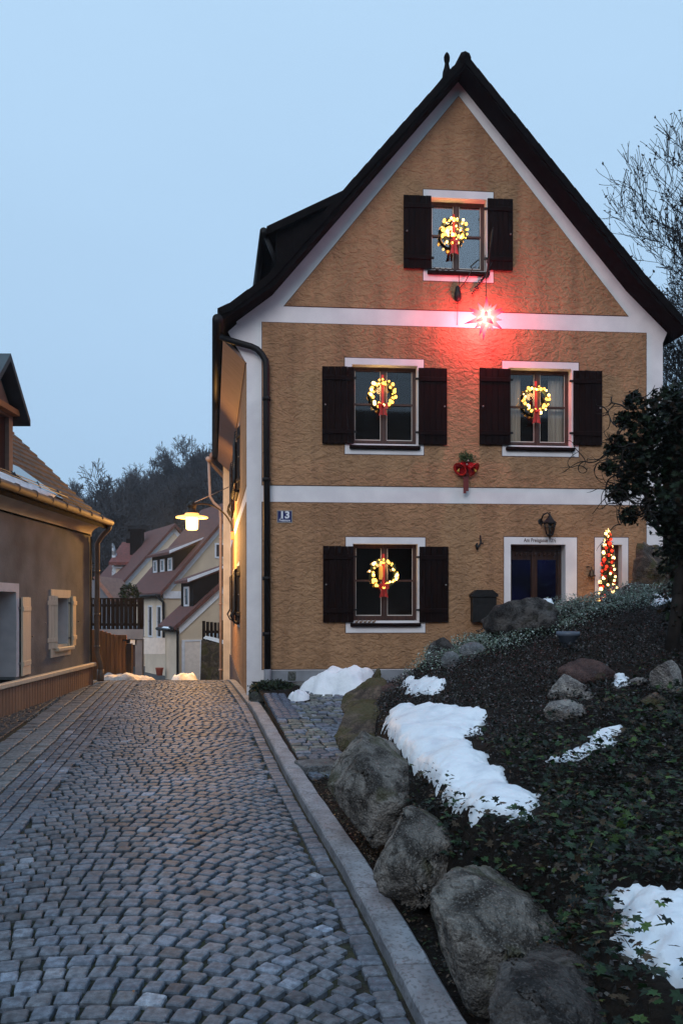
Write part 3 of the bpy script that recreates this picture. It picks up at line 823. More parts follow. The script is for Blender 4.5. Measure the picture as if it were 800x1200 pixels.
# ---------------------------------------------------------------- windows and shutters
M['white_line'] = mat('pale_putty_line', (.6, .55, .5), .5)
def window(root, T, O, Srect=None, grid=(2, 2), room=True, sill=True, depth=.14, curtain=0, name='window', gmat=None):
    u0, u1, z0, z1 = O
    fr = MB(); fw = .065
    zf = z0 + .06
    mid = (u0 + u1) / 2; zt = zf + fw + .005; ztop = z1 - fw
    crossz = zt + (ztop - zt) * .52
    hs = []
    cols = [(u0 + fw, mid - .05), (mid + .05, u1 - fw)] if grid[0] == 2 else [(u0 + fw, u1 - fw)]
    for (a, b) in cols:
        hs.append(rect(a, b, zt, crossz - .016)); hs.append(rect(a, b, crossz + .016, ztop))
    fr.plate(rect(u0, u1, zf, z1), hs, depth, depth + .06, M=T)
    for (a, b) in cols: fr.box(a - .012, b + .012, depth - .012, depth, zf + .03, zf + .058, M=T)
    if grid[0] == 2: fr.box(mid - .022, mid + .022, depth - .02, depth, zf + .01, z1 - .01, M=T)
    f = fr.build(name, M['frame'], root)
    g = MB(); g.box(u0 + .03, u1 - .03, depth + .025, depth + .031, zf + .03, z1 - .03, M=T); g.build('pane', gmat or M['glass'], f)
    # pale putty lines at the foot of each sash
    g = MB()
    for (a, b) in cols:
        g.box(a, b, depth + .004, depth + .012, zt - .001, zt + .014, M=T); g.box(a, a + .008, depth + .004, depth + .012, zt + .014, ztop, M=T); g.box(b - .008, b, depth + .004, depth + .012, zt + .014, ztop, M=T)
    g.build('glazing_line', M['white_line'], f)
    g = MB(); g.box(u0, u1, .0 + .012, depth, z0 + .0, z0 + .05, M=T); g.build('sill_board', M['white'], f)
    if sill:
        g = MB(); g.box(u0 - .04, u1 + .04, -.075, .0, z0 - .045, z0 + .012, M=T, bev=.008); g.build('sill', M['shutter'], f)
    if Srect:
        g = MB(); g.plate(rect(*Srect), [rect(u0 + .003, u1 - .003, z0 + .003, z1 - .003)], -.016, .008, M=T); g.build('surround', M['white'], f)
        l = MB(); a = .012; l.plate(rect(Srect[0] - a, Srect[1] + a, Srect[2] - a, Srect[3] + a), [rect(Srect[0] + .01, Srect[1] - .01, Srect[2] + .01, Srect[3] - .01)], -.0135, .004, M=T); l.build('painted_outline', M['line'], f)
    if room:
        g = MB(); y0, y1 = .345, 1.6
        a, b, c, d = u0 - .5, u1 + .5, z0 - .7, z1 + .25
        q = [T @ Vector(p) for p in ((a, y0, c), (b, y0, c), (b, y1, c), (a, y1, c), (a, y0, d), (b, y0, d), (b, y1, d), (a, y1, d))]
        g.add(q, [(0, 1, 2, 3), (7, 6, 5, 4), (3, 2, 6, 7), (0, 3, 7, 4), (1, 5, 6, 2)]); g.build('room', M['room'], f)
    if curtain:
        for (a, b) in ((u0 + .02, u0 + .30), (u1 - .30, u1 - .02)):
            vs = []; fs = []; n = 40
            for i in range(n + 1):
                x = a + (b - a) * i / n; yy = depth + .16 + .02 * math.sin(i * .9) + .01 * math.sin(i * 2.3)
                vs += [T @ Vector((x, yy, z0 + .03)), T @ Vector((x, yy, z1 - .03))]
                if i: fs.append((i * 2 - 2, i * 2, i * 2 + 1, i * 2 - 1))
            g = MB(); g.add(vs, fs, smooth=True); g.build('curtain', M['curtain'], f)
    return f

def shutter(root, T, q, hinge='l', ajar=0.0, m='shutter'):
    """q = u0,u1,z0,z1 on the plane; boards with battens, slightly standing off the wall"""
    u0, u1, z0, z1 = q
    mb = MB(); n = 5; w = (u1 - u0) / n
    hx = u1 if hinge == 'r' else u0
    Mt = T @ Matrix.Translation((hx, -.03, 0)) @ Matrix.Rotation(ajar, 4, 'Z') @ Matrix.Translation((-hx, 0, 0))
    for i in range(n):
        dz = rng.uniform(-.004, .004)
        mb.box(u0 + i * w + .002, u0 + (i + 1) * w - .002, -.032, -.006, z0 + dz, z1 + dz, M=Mt, bev=.003)
    for zz in (z0 + (z1 - z0) * .12, z0 + (z1 - z0) * .82):
        mb.box(u0 + .015, u1 - .015, -.052 if m == 'shutter' else -.042, -.032, zz, zz + .075, M=Mt, bev=.006)
    s = mb.build('shutter', M[m], root)
    h = MB()
    for zz in (z0 + (z1 - z0) * .15, z0 + (z1 - z0) * .85):
        a = hx - .03 if hinge == 'r' else hx - .05
        h = MB(); h.box(a, a + .08, -.014 - .025, -.0, zz, zz + .03, M=T)
        h.build('hinge', M['iron'] if m == 'shutter' else M['greymetal'], s)
    k_ = MB(); kx = (u0 + .05) if hinge == 'r' else (u1 - .05)
    k_.tube([(kx, -.058, (z0 + z1) / 2 - .01), (kx, -.075, (z0 + z1) / 2 - .01)], .014, 8, M=Mt); k_.build('latch', M['greymetal'], s)
    return s
M['greymetal'] = mat('grey_zinc', (.35, .34, .33), .4, (.22, .21, .2), 8, metal=.7)
I4 = Matrix.Identity(4)
for k_, w in wins.items():
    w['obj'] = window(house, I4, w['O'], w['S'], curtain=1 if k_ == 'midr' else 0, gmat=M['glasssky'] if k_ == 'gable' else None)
    q = R4(w['sl']); shutter(house, I4, q, 'r', 0)
    q = R4(w['sr']); shutter(house, I4, q, 'l', 0)
for q in LW:
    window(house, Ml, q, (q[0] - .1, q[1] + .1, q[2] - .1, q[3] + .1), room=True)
    shutter(house, Ml, (q[0] - .42, q[0] - .01, q[2], q[3]), 'r', R(-7)); shutter(house, Ml, (q[1] + .01, q[1] + .42, q[2], q[3]), 'l', R(9))
# bulging iron grilles in front of the side windows
for q in LW:
    mb = MB(); 
    for k_ in range(5):
        x = q[0] + .05 + (q[1] - q[0] - .1) * k_ / 4
        mb.tube([(x, 0, q[3] - .02), (x, -.10, q[3] - .06), (x, -.10, q[2] + .25), (x, -.17, q[2] + .12), (x, -.10, q[2] - .02), (x, 0, q[2] - .02)], .011, 5, M=Ml)
    for zz in (q[2] + .2, (q[2] + q[3]) / 2, q[3] - .15): mb.tube([(q[0], -.10, zz), (q[1], -.10, zz)], .011, 5, M=Ml)
    mb.build('window_grille', M['iron'], house)
# door
mb = MB(); u0, u1, z0, z1 = door_o
dd = .22
mb.box(u0, u1, dd, dd + .06, z0, z1); 
mb.box(u0, u0 + .07, dd - .03, dd, z0, z1); mb.box(u1 - .07, u1, dd - .03, dd, z0, z1); mb.box(u0 + .07, u1 - .07, dd - .03, dd, z1 - .09, z1); mb.box((u0 + u1) / 2 - .045, (u0 + u1) / 2 + .045, dd - .035, dd, z0, z1 - .09)
mb.box(u0 + .07, u1 - .07, dd - .028, dd, z0 + .75, z0 + .86)
for a, b in ((u0 + .12, (u0 + u1) / 2 - .09), ((u0 + u1) / 2 + .09, u1 - .12)): mb.box(a, b, dd - .02, dd, z0 + .1, z0 + .68, bev=.01)
# carved head panel
for k_ in range(9): mb.tube([(u0 + .14 + k_ * (u1 - u0 - .28) / 8, dd - .035, z1 - .19), (u0 + .14 + k_ * (u1 - u0 - .28) / 8 + .03, dd - .035, z1 - .13)], .012, 5)
door = mb.build('door', M['doorwood'], house)
for a, b in ((u0 + .09, (u0 + u1) / 2 - .06), ((u0 + u1) / 2 + .06, u1 - .09)):
    g = MB(); g.box(a, b, dd - .008, dd - .003, z0 + .92, z1 - .25); g.build('pane', M['glassblue'] if 'glassblue' in M else mat('door_glass', (.005, .007, .05), .15, (.002, .002, .008), 1.3, spec=.6), door)
g = MB(); g.plate([(door_s[0], z0), (u0 + .003, z0), (u0 + .003, z1 - .003), (u1 - .003, z1 - .003), (u1 - .003, z0), (door_s[1], z0), (door_s[1], door_s[3]), (door_s[0], door_s[3])], [], -.016, .008); g.build('surround', M['white'], door)
g = MB(); g.tube([(u0 + .52, dd - .04, z0 + .95), (u0 + .52, dd - .09, z0 + .95), (u0 + .42, dd - .09, z0 + .95)], .011, 6); g.build('handle', M['greymetal'], door)
# lettering over the door
def text(s, size, m, parent, T, ext=.001, bold=0.0, name='lettering', sx=1.0):
    cu = bpy.data.curves.new(name, 'FONT'); cu.body = s; cu.size = size; cu.extrude = ext; cu.offset = bold; cu.align_x = 'CENTER'; cu.align_y = 'CENTER'
    tmp = bpy.data.objects.new('tmp', cu); col.objects.link(tmp)
    dg_ = bpy.context.evaluated_depsgraph_get(); me = bpy.data.meshes.new_from_object(tmp.evaluated_get(dg_))
    bpy.data.objects.remove(tmp)
    me.materials.clear(); me.materials.append(m)
    Mt = T @ Matrix.Rotation(R(90), 4, 'X') @ Matrix.Diagonal((sx, 1, 1, 1))
    me.transform(Mt); o = bpy.data.objects.new(name, me); col.objects.link(o); o.parent = parent; return o
cu_, cz_ = FL(632, 633.4)
text('Am Preisgasse 12\u00bd', .088, M['line'], door, Matrix.Translation((cu_, -.0175, cz_)), bold=.0012, sx=.80)
# narrow window behind the little tree
window(house, I4, tw_o, tw_s, grid=(1, 2), sill=False)
# ---------------------------------------------------------------- things on the front wall
HM = Matrix.Translation(Cc) @ Matrix.Rotation(ang_f, 4, 'Z')
def on_front(name, px, py, off):
    u, z = FL(px, py, off)
    p = HM @ Vector((u, -off, z))
    return empty(name, p, ang_f)
M['needle'] = mat('fir_green', (.10, .14, .05), .6, (.05, .08, .03), 30)
M['bulb'] = emit('warm_bulb', (1.0, .44, .07), 5)
M['bulbhot'] = emit('warm_white_bulb', (1.0, .58, .20), 7)
M['ribbon'] = mat('red_ribbon', (.55, .03, .02), .45, (.35, .015, .01), 12)
M['wire'] = mat('dark_wire', (.02, .02, .018), .5)
M['gold'] = mat('gold_cloth', (.75, .45, .08), .4)

def needles(mb, base, dir_, n, ln, r, wd=.004):
    for _ in range(n):
        d = Vector((r.gauss(0, 1), r.gauss(0, 1), r.gauss(0, 1))).normalized() * .8 + dir_ * .6
        d = d.normalized() * ln * r.uniform(.6, 1.2)
        s = d.cross(Vector((r.gauss(0, 1), r.gauss(0, 1), r.gauss(0, 1)))).normalized() * wd
        mb.add([base - s, base + s, base + d], [(0, 1, 2)])
bulb_mesh = {}
def bulb(parent, p, rad=.02, m='bulb', name='bulb'):
    key = (rad, m)
    if key not in bulb_mesh:
        b = MB(); b.lathe([(rad * .3, -rad), (rad * .8, -rad * .6), (rad, 0), (rad * .75, rad * .65), (rad * .3, rad)], 8)
        o = b.build(name, M[m], parent); bulb_mesh[key] = o.data
    else:
        o = bpy.data.objects.new(name, bulb_mesh[key]); col.objects.link(o); o.parent = parent
    o.location = p; return o
def wreath(px, py, off, label, seed, nb=26, rad=.165, fill=0.0, ribbon_w=1.0, tail=.20, strap=.24, gold=False, squash=1.0):
    r = random.Random(seed)
    root = on_front('wreath', px, py, off)
    tag(root, label, 'wreath', 'lit wreaths in the windows of the ochre house')
    g = MB()
    ring = [(rad * math.cos(t), 0, rad * math.sin(t) * squash) for t in [i * 2 * math.pi / 28 for i in range(29)]]
    g.tube(ring, .022, 6, cap=False)
    for i in range(320):
        t = r.uniform(0, 2 * math.pi); q = rad + r.gauss(0, .012)
        c = Vector((q * math.cos(t), r.uniform(-.03, .02), q * math.sin(t) * squash))
        needles(g, c, Vector((math.cos(t) * r.choice((1, -1)), -.5, math.sin(t))), 4, .045, r)
    gr = g.build('greenery', M['needle'], root)
    w = MB(); pts = []
    for i in range(60):
        t = i * 2 * math.pi / 60 * 2; q = rad + .02 * math.sin(i * 1.7); pts.append((q * math.cos(t), -.035 + .01 * math.cos(i), q * math.sin(t) * squash))
    w.tube(pts, .0025, 3); ls = w.build('light_string', M['wire'], root)
    for i in range(nb):
        t = 2 * math.pi * i / nb + r.uniform(-.15, .15); q = rad + r.choice((-.03, .0, .028)) + r.gauss(0, .006)
        if r.random() < fill: q *= r.uniform(.3, .8)
        bulb(ls, (q * math.cos(t), -.045 + r.uniform(-.01, .01), q * math.sin(t) * squash), r.choice((.012, .017, .022, .027)), r.choice(('bulb', 'bulb', 'bulbhot')))
    b = MB()
    # strap from which it hangs and the bow with its tails
    b.add([(-.022, -.03, -rad - .01), (.022, -.03, -rad - .01), (.02, -.012, rad + strap * .5), (-.02, -.012, rad + strap * .5)], [(0, 1, 2, 3)])
    zb = -rad - .01
    for s in (-1, 1):
        loop = []
        for i in range(9):
            a = i / 8 * math.pi
            loop.append((s * .085 * math.sin(a) * ribbon_w, -.055 - .025 * math.sin(a), zb + .028 * math.sin(2 * a * .5) * math.cos(a) * 1.4))
        for i in range(8):
            p, q = Vector(loop[i]), Vector(loop[i + 1]); h = Vector((0, 0, .03))
            b.add([p - h, q - h, q + h, p + h], [(0, 1, 2, 3)])
        b.add([(0, -.06, zb + .01), (s * .03, -.062, zb), (s * .075, -.05, zb - tail), (s * .032, -.055, zb - tail + .02), (s * .006, -.05, zb - tail * .9)], [(0, 1, 2, 3, 4)])
    b.lathe([(.01, -.02), (.02, 0), (.01, .02)], 8, (0, -.07, zb))
    b.build('ribbon', M['ribbon'], root)
    if gold:
        b = MB(); b.box(-.075, -.012, -.025, -.012, -.10, .12); b.build('gold_band', M['gold'], root)
    L = bpy.data.lights.new('wreath_light', 'POINT'); L.energy = 9; L.color = (1, .6, .22); L.shadow_soft_size = .12
    lo = bpy.data.objects.new('wreath_light', L); col.objects.link(lo); lo.location = HM @ Vector((FL(px, py, off)[0], -off - .0, FL(px, py, off)[1] + .15))
    return root
wo = -.06
wreath(531, 271, wo, 'lit wreath densely filled with bulbs in the gable window above the red star', 11, 54, .20, .35, .8, .2, .16)
wreath(448, 462, wo, 'lit wreath with short red bow in the upper window nearer the downpipe', 12, 42, .20, tail=.16)
wreath(627, 469, wo, 'lit wreath over pale curtains, in the upper window closest to the shrub', 13, 42, .20, tail=.2, ribbon_w=.6)
wreath(449, 672, wo, 'lit wreath with golden band and red bow in the ground floor window', 14, 42, .205, tail=.19, gold=True)

# carved figures on the ground floor sill
u, z = FL(413, 735); root = empty('carved_figures', HM @ Vector((u + .02, -.045, z + .03)), ang_f)
tag(root, 'row of small brown carved wooden figures on the ground floor window sill', 'figurines')
M['carved'] = mat('carved_wood', (.20, .13, .08), .6)
b = MB(); b.box(0, .36, -.02, .02, 0, .02, bev=.004)
b.build('base', M['carved'], root)
for k_ in range(5):
    b = MB(); x = .04 + k_ * .07
    b.tube([(x - .022, 0, .055), (x + .022, 0, .058)], [.016, .014], 6); b.tube([(x + .02, 0, .06), (x + .034, 0, .088)], [.01, .011], 6)
    for q in (-.018, .018): b.tube([(x + q, 0, .05), (x + q, 0, .018)], .005, 5)
    b.build('figure', M['carved'], root)

# Moravian star with light
sc_ = on_front('advent_star', 569, 372, .58)
tag(sc_, 'glowing red many pointed paper star hanging before the gable', 'star lantern')
m, nt, out = new_mat('star_paper')
N = nt.nodes.new; L = nt.links.new
tc = N('ShaderNodeTexCoord'); vl = N('ShaderNodeVectorMath'); vl.operation = 'LENGTH'; L(tc.outputs['Object'], vl.inputs[0])
ra = N('ShaderNodeValToRGB'); mr = N('ShaderNodeMapRange'); mr.inputs[1].default_value = 0.05; mr.inputs[2].default_value = .36; L(vl.outputs['Value'], mr.inputs[0]); L(mr.outputs[0], ra.inputs[0])
e0, e1 = ra.color_ramp.elements; e0.color = (1, .62, .40, 1); e1.color = (1, .03, .075, 1); e1.position = .75
e2 = ra.color_ramp.elements.new(.30); e2.color = (1, .12, .10, 1)
em = N('ShaderNodeEmission'); L(ra.outputs[0], em.inputs[0])
st = N('ShaderNodeMapRange'); st.inputs[1].default_value = .05; st.inputs[2].default_value = .34; st.inputs[3].default_value = 9; st.inputs[4].default_value = 1.8; L(vl.outputs['Value'], st.inputs[0]); L(st.outputs[0], em.inputs[1])
tr = N('ShaderNodeBsdfTransparent'); tr.inputs[0].default_value = (1, .55, .55, 1); ms = N('ShaderNodeMixShader'); ms.inputs[0].default_value = .97; L(tr.outputs[0], ms.inputs[1]); L(em.outputs[0], ms.inputs[2]); L(ms.outputs[0], out.inputs[0]); M['star'] = m
b = MB(); r = random.Random(5); dirs = []
gr_ = (1 + 5 ** .5) / 2
for i in range(22):
    t = 2 * math.pi * i / gr_; ph = math.acos(1 - 2 * (i + .5) / 22)
    dirs.append(Vector((math.cos(t) * math.sin(ph), math.sin(t) * math.sin(ph), math.cos(ph))))
rot = Matrix.Rotation(.35, 3, 'Y') @ Matrix.Rotation(.5, 3, 'X')
for i, d in enumerate(dirs):
    d = rot @ d; s = d.orthogonal().normalized(); q = d.cross(s)
    ln = .36 if i % 2 else .27
    ring = [d * .06 + (s * math.cos(a) + q * math.sin(a)) * .068 for a in (0, math.pi / 2, math.pi, 3 * math.pi / 2)]
    b.add(ring + [d * ln], [(0, 1, 4), (1, 2, 4), (2, 3, 4), (3, 0, 4)])
b.build('spikes', M['star'], sc_)
b = MB(); b.tube([(0, 0, .06), (0.005, 0, .52), (-.01, .02, 1.0)], .006, 5); b.build('cable', M['wire'], sc_)
Ls = bpy.data.lights.new('star_light', 'POINT'); Ls.energy = 210; Ls.color = (1, .06, .09); Ls.shadow_soft_size = .13
lo = bpy.data.objects.new('star_light', Ls); col.objects.link(lo); lo.location = HM @ Vector((FL(569, 372, .58)[0], -.42, FL(569, 372, .58)[1]))
# wrought iron bracket carrying it
root = on_front('iron_bracket', 568, 330, .0)
tag(root, 'ornate black wrought iron bracket below the gable window, carrying the star', 'bracket')
b = MB()
zt_ = .55
b.tube([(0.07, -.02, .55), (.05, -.05, .2), (-.01, -.12, .0), (-.02, -.55, .62)], .013, 6)
b.tube([(.07, -.02, .55), (.02, -.25, .60), (-.02, -.58, .63)], .012, 6)
b.build('arm', M['iron'], root)
b = MB()
for (cx_, cz_2, rr, tt) in ((.05, .30, .05, 1), (.0, .08, .045, -1), (-.10, -.03, .04, 1), (-.16, -.12, .035, -1)):
    b.tube([(cx_ + rr * (1 - i / 16) * math.cos(tt * i * .55), -.06, cz_2 + rr * (1 - i / 16) * math.sin(tt * i * .55)) for i in range(14)], .009, 5)
b.tube([(.1, -.06, .3), (.05, -.06, .2), (-.02, -.06, .04), (-.14, -.06, -.09), (-.2, -.06, -.14)], .008, 5)
for k_ in range(10): b.tube([(-.03 - k_ * .022, -.06, .05 - k_ * .03), (-.055 - k_ * .02, -.05, .035 - k_ * .03)], .016, 5)
b.build('scroll', M['iron'], root)
root = on_front('cable_socket', 536, 345, .05)
tag(root, 'small black cable socket hanging under the gable window sill', 'socket')
b = MB(); b.lathe([(.02, .14), (.035, .12), (.045, .05), (.06, .02), (.062, -.05), (.045, -.10), (.02, -.115)], 10); b.build('housing', M['iron'], root)
b = MB(); b.tube([(0.02, 0, .12), (.03, .02, .36)], .005, 4); b.tube([(0, 0, -.1), (0, .03, -.5)], .005, 4); b.tube([(.03, 0, .1), (.13, .0, .22), (.24, -.05, .42), (.3, -.05, .45)], .008, 5); b.build('cable', M['wire'], root)
# string of dark clips along gable sill
root = on_front('iron_scrollwork', 515, 317, .06); tag(root, 'thin black iron scrollwork lying along the gable window sill', 'ironwork')
b = MB(); b.tube([(-.12 + i * .03, -.01 * (i % 2), .02 + .025 * math.sin(i * 1.9)) for i in range(16)], .008, 5); b.build('scroll', M['iron'], root)

# red bells between the windows
root = on_front('christmas_bells', 545, 549, .06)
tag(root, 'pair of red christmas bells with fir sprig and ribbon on the ochre wall', 'bell decoration')
M['redmetal'] = mat('red_metal', (.55, .015, .025), .25, (.35, .01, .015), 4, metal=.6)
bellp = [(.015, .13), (.045, .12), (.065, .08), (.078, .02), (.10, -.03), (.125, -.055), (.12, -.06), (.06, -.02), (.01, .02)]
for s, nm in ((-1, 'bell'), (1, 'bell')):
    b = MB(); b.lathe(bellp, 18, M=Matrix.Translation((s * .085, -.08, .0)) @ Matrix.Rotation(s * -.75, 4, 'Y') @ Matrix.Rotation(R(-32), 4, 'X')); o = b.build(nm, M['redmetal'], root)
    c = MB(); c.tube([(s * .125, -.09, -.02), (s * .15, -.115, -.07)], [.008, .022], 6); c.build('clapper', M['gold'], o)
b = MB(); r = random.Random(9)
for i in range(150):
    c = Vector((r.gauss(0, .06), r.uniform(-.1, -.02), .15 + r.gauss(0, .04))); needles(b, c, Vector((r.uniform(-1, 1), -.3, .6)), 6, .07, r, .006)
for (x, zz) in ((-.12, .24), (.1, .26), (.0, .3), (.16, .1)): b.tube([(0, -.05, .12), (x, -.06, zz)], .005, 4)
b.build('sprig', M['needle'], root)
b = MB(); b.box(-.045, .0, -.05, -.04, -.42, -.02); b.box(-.0, .04, -.053, -.0405, -.38, -.02); b.build('ribbon', mat('dark_red_ribbon', (.16, .012, .012), .5), root)
b = MB(); 
for (x, zz) in ((.01, .10), (-.01, .04), (.05, .0)): b.lathe([(.008, -.018), (.02, 0), (.008, .018)], 8, (x, -.15, zz))
b.build('bead', M['greymetal'], root)

# wall lantern above the door
root = on_front('wall_lantern', 640, 617, .0)
tag(root, 'black wrought wall lantern with glass panes above the house door', 'lantern')
b = MB(); b.lathe([(.03, -.02), (.085, -.015), (.085, .0), (.03, .01)], 14, M=Matrix.Translation((-.11, -.0, .08)) @ Matrix.Rotation(R(90), 4, 'X') @ Matrix.Diagonal((1, 1.2, 1.6, 1))); b.build('backplate', M['iron'], root)
b = MB(); b.tube([(-.11, -.02, .08), (-.10, -.12, .18), (-.04, -.16, .215), (0, -.16, .17), (.0, -.16, .12)], .013, 7)
b.tube([(-.11, -.03, .02), (-.09, -.10, .05), (-.12, -.12, .09)], .011, 6); b.build('arm', M['iron'], root)
c = (0, -.16, 0)
b = MB(); b.lathe([(.018, .22), (.006, .20), (.02, .17), (.045, .13), (.075, .09), (.12, .05), (.122, .04), (.10, .035)], 6, c, smooth=False); b.build('cap', M['iron'], root)
b = MB()
for k_ in range(6):
    a = k_ * math.pi / 3
    b.tube([(.10 * math.cos(a), -.16 + .10 * math.sin(a), .04), (.055 * math.cos(a), -.16 + .055 * math.sin(a), -.15)], .0075, 4)
    a2 = a + math.pi / 3
    for zz, rr in ((.035, .098), (-.03, .085), (-.15, .055)): b.tube([(rr * math.cos(a), -.16 + rr * math.sin(a), zz), (rr * math.cos(a2), -.16 + rr * math.sin(a2), zz)], .006, 4)
b.lathe([(.06, -.15), (.055, -.165), (.02, -.185), (.012, -.22), (.004, -.24)], 8, c); b.build('cage', M['iron'], root)
b = MB(); b.lathe([(.094, .035), (.051, -.148)], 6, c, smooth=False); b.build('glass_body', M['glassdark'], root)
b = MB(); b.lathe([(.012, -.1), (.022, -.03), (.012, .02)], 8, c); b.build('lamp_bulb', mat('clear_bulb', (.5, .5, .48), .15), root)

# letter box
root = on_front('letter_box', 564.5, 710, 0)
tag(root, 'black metal letter box with pitched lid, on the wall next to the door', 'letter box')
b = MB(); b.box(-.20, .20, -.16, -.01, -.27, .16, bev=.012); b.build('body', M['iron'], root)
b = MB(); b.plate([(-.225, .15), (.225, .15), (.225, .19), (.13, .265), (-.13, .265), (-.225, .19)], [], -.185, -.005); b.build('lid', M['iron'], root)
b = MB(); b.box(-.15, .15, -.168, -.16, .06, .09); b.box(-.13, .13, -.166, -.16, -.20, .0, bev=.003); b.build('flap', M['iron'], root)
# iron hook
root = on_front('wall_hook', 560, 636, 0); tag(root, 'small curled black iron ornament on the wall between window and door lantern', 'hook')
b = MB(); b.tube([(.03, -.02, .12), (.035, -.03, .0), (.0, -.05, -.06), (-.04, -.06, -.10), (-.055, -.06, -.05), (-.03, -.06, -.01)], .015, 6); b.tube([(.03, -.03, -.01), (.075, -.05, -.01)], .012, 6); b.tube([(-.04, -.05, -.03), (-.03, -.06, -.12)], .022, 6); b.build('scroll', M['iron'], root)
# door bell
root = on_front('wall_bell', 689, 671, 0); tag(root, 'small dark hanging bell with cord between the door and the lit tree', 'bell')
b = MB(); b.tube([(-.04, -.005, .09), (-.03, -.05, .10), (.02, -.09, .085), (.02, -.09, .04)], .008, 5); b.build('bracket', M['iron'], root)
b = MB(); b.lathe([(.01, .05), (.03, .04), (.04, .0), (.05, -.04), (.07, -.062), (.065, -.066), (.01, -.02)], 14, (.02, -.09, 0)); b.build('bell_body', mat('dark_bronze', (.07, .05, .03), .4, metal=.8), root)
b = MB(); b.tube([(.02, -.09, -.03), (.022, -.09, -.13)], .004, 4); b.lathe([(.004, -.15), (.014, -.135), (.004, -.12)], 6, (.022, -.09, 0)); b.build('cord', M['wire'], root)
# number plate
root = on_front('house_number_plate', 333.5, 605.5, 0.0); tag(root, 'blue enamel house number plate reading 13 near the downpipe', 'number plate')
M['enamel'] = mat('blue_enamel', (.02, .03, .13), .25, (.018, .025, .10), 5, spec=.6); M['enamelwhite'] = mat('white_enamel', (.75, .78, .85), .3)
b = MB(); b.box(-.125, .125, -.02, -.012, -.10, .10, bev=.003); b.build('plate', M['enamel'], root)
b = MB(); b.plate(rect(-.125, .125, -.10, .10), [rect(-.113, .113, -.088, .088)], -.0225, -.019); b.build('rim', M['greymetal'], root)
T0 = Matrix.Translation((0, -.0225, .022)); text('13', .155, M['enamelwhite'], root, T0, bold=.006, sx=1.1)
# serifs
b = MB(); b.box(-.073, -.022, -.0235, -.0205, -.033, -.024); b.build('serif', M['enamelwhite'], root)
text('Preisgasse', .052, M['enamelwhite'], root, Matrix.Translation((0, -.0225, -.062)), bold=.001, sx=.85)

# ---------------------------------------------------------------- christmas tree by the narrow window
tb, tz = FL(712, 716, .45)
root = empty('christmas_tree', HM @ Vector((tb, -.45, -1.0)), ang_f)
tag(root, 'slim potted christmas tree thick with red and warm lights, by the wall', 'christmas tree')
zt_ = FL(712, 621, .45)[1] + 1.0
r = random.Random(21)
def trad(t): return .215 * (1 - t) ** .85 + .02
b = MB(); b.tube([(0, 0, 0), (0, 0, zt_ * .97)], [.03, .008], 6); b.build('trunk', M['bark'], root)
b = MB()
for i in range(520):
    t = r.random() ** 1.1; a = r.uniform(0, 2 * math.pi); q = trad(t) * r.uniform(.55, 1.12)
    c = Vector((q * math.cos(a), q * math.sin(a), .12 + t * (zt_ - .14)))
    b.tube([(c.x * .3, c.y * .3, c.z + .03), c], .004, 3, cap=False)
    needles(b, c, Vector((math.cos(a), math.sin(a), -.1)), 9, .06, r, .005)
b.build('foliage', M['needle'], root)
b = MB(); b.lathe([(.10, -.25), (.14, 0.02), (.15, .03), (.13, .03)], 14); b.build('pot', M['iron'], root)
M['bulbred'] = emit('red_bulb', (1, .04, .015), 2.5)
b = MB(); b.tube([(trad(i / 150) * math.cos(i * .55), trad(i / 150) * math.sin(i * .55), .12 + (zt_ - .14) * i / 150) for i in range(150)], .003, 3); lsx = b.build('light_string', M['wire'], root)
for i in range(100):
    t = (i + .5) / 100; t = t ** 1.15; a = i * 2.4; q = trad(t) * 1.06
    # keep most on the sides that face the garden and road
    bulb(lsx, (q * math.cos(a), q * math.sin(a), .10 + t * (zt_ - .12)), r.choice((.020, .026, .032)), 'bulbred' if r.random() < .36 else 'bulbhot')
M['bauble'] = mat('red_bauble', (.5, .02, .015), .15, metal=.5)
bm_ = None
for i in range(46):
    t = (i + .5) / 46; a = i * 2.4 + 1; q = trad(t) * 1.05
    if bm_ is None:
        g = MB(); g.lathe([(.008, -.03), (.025, -.02), (.033, 0), (.025, .02), (.008, .031)], 9); o = g.build('bauble', M['bauble'], root); bm_ = o.data
    else:
        o = bpy.data.objects.new('bauble', bm_); col.objects.link(o); o.parent = root
    o.location = (q * math.cos(a), q * math.sin(a), .1 + t * (zt_ - .18))
b = MB()
for k_ in range(5): b.tube([(0, 0, zt_ - .02), (.045 * math.sin(k_ * 1.2566), 0, zt_ - .02 + .045 * math.cos(k_ * 1.2566))], [.014, .002], 5)
b.build('tree_star', M['bulbhot'], root)
Lt = bpy.data.lights.new('tree_light', 'POINT'); Lt.energy = 9; Lt.color = (1, .55, .25); Lt.shadow_soft_size = .15
lo = bpy.data.objects.new('tree_light', Lt); col.objects.link(lo); lo.location = root.location + Vector((-.1, -.25, .45))

# ---------------------------------------------------------------- street lamp on the side wall
zl = (HY - 603) / F_PX
Yl = 19.0
LP = ray(225, 606, Yl)
def wallx(Yw): return Cc.x + dl_w.x / dl_w.y * (Yw - 13.2)
Yb = 20.3; BP = Vector((wallx(Yb) - .02, Yb, (HY - 627) / F_PX * Yb))
root = empty('street_lamp', LP)
tag(root, 'lit orange street lamp with flat round shade on a curved wall bracket', 'street lamp')
m, nt, out = new_mat('glowing_shade_enamel')
bs = nt.nodes.new('ShaderNodeBsdfPrincipled'); bs.inputs['Base Color'].default_value = (.80, .55, .25, 1); bs.inputs['Emission Color'].default_value = (1, .45, .09, 1); bs.inputs['Emission Strength'].default_value = 1.4; nt.links.new(bs.outputs[0], out.inputs[0]); M['shade'] = m  # shade glows by itself: the lamplight on it is put in as emission
M['lampglass'] = emit('lit_lamp_glass', (1.0, .52, .13), 8)
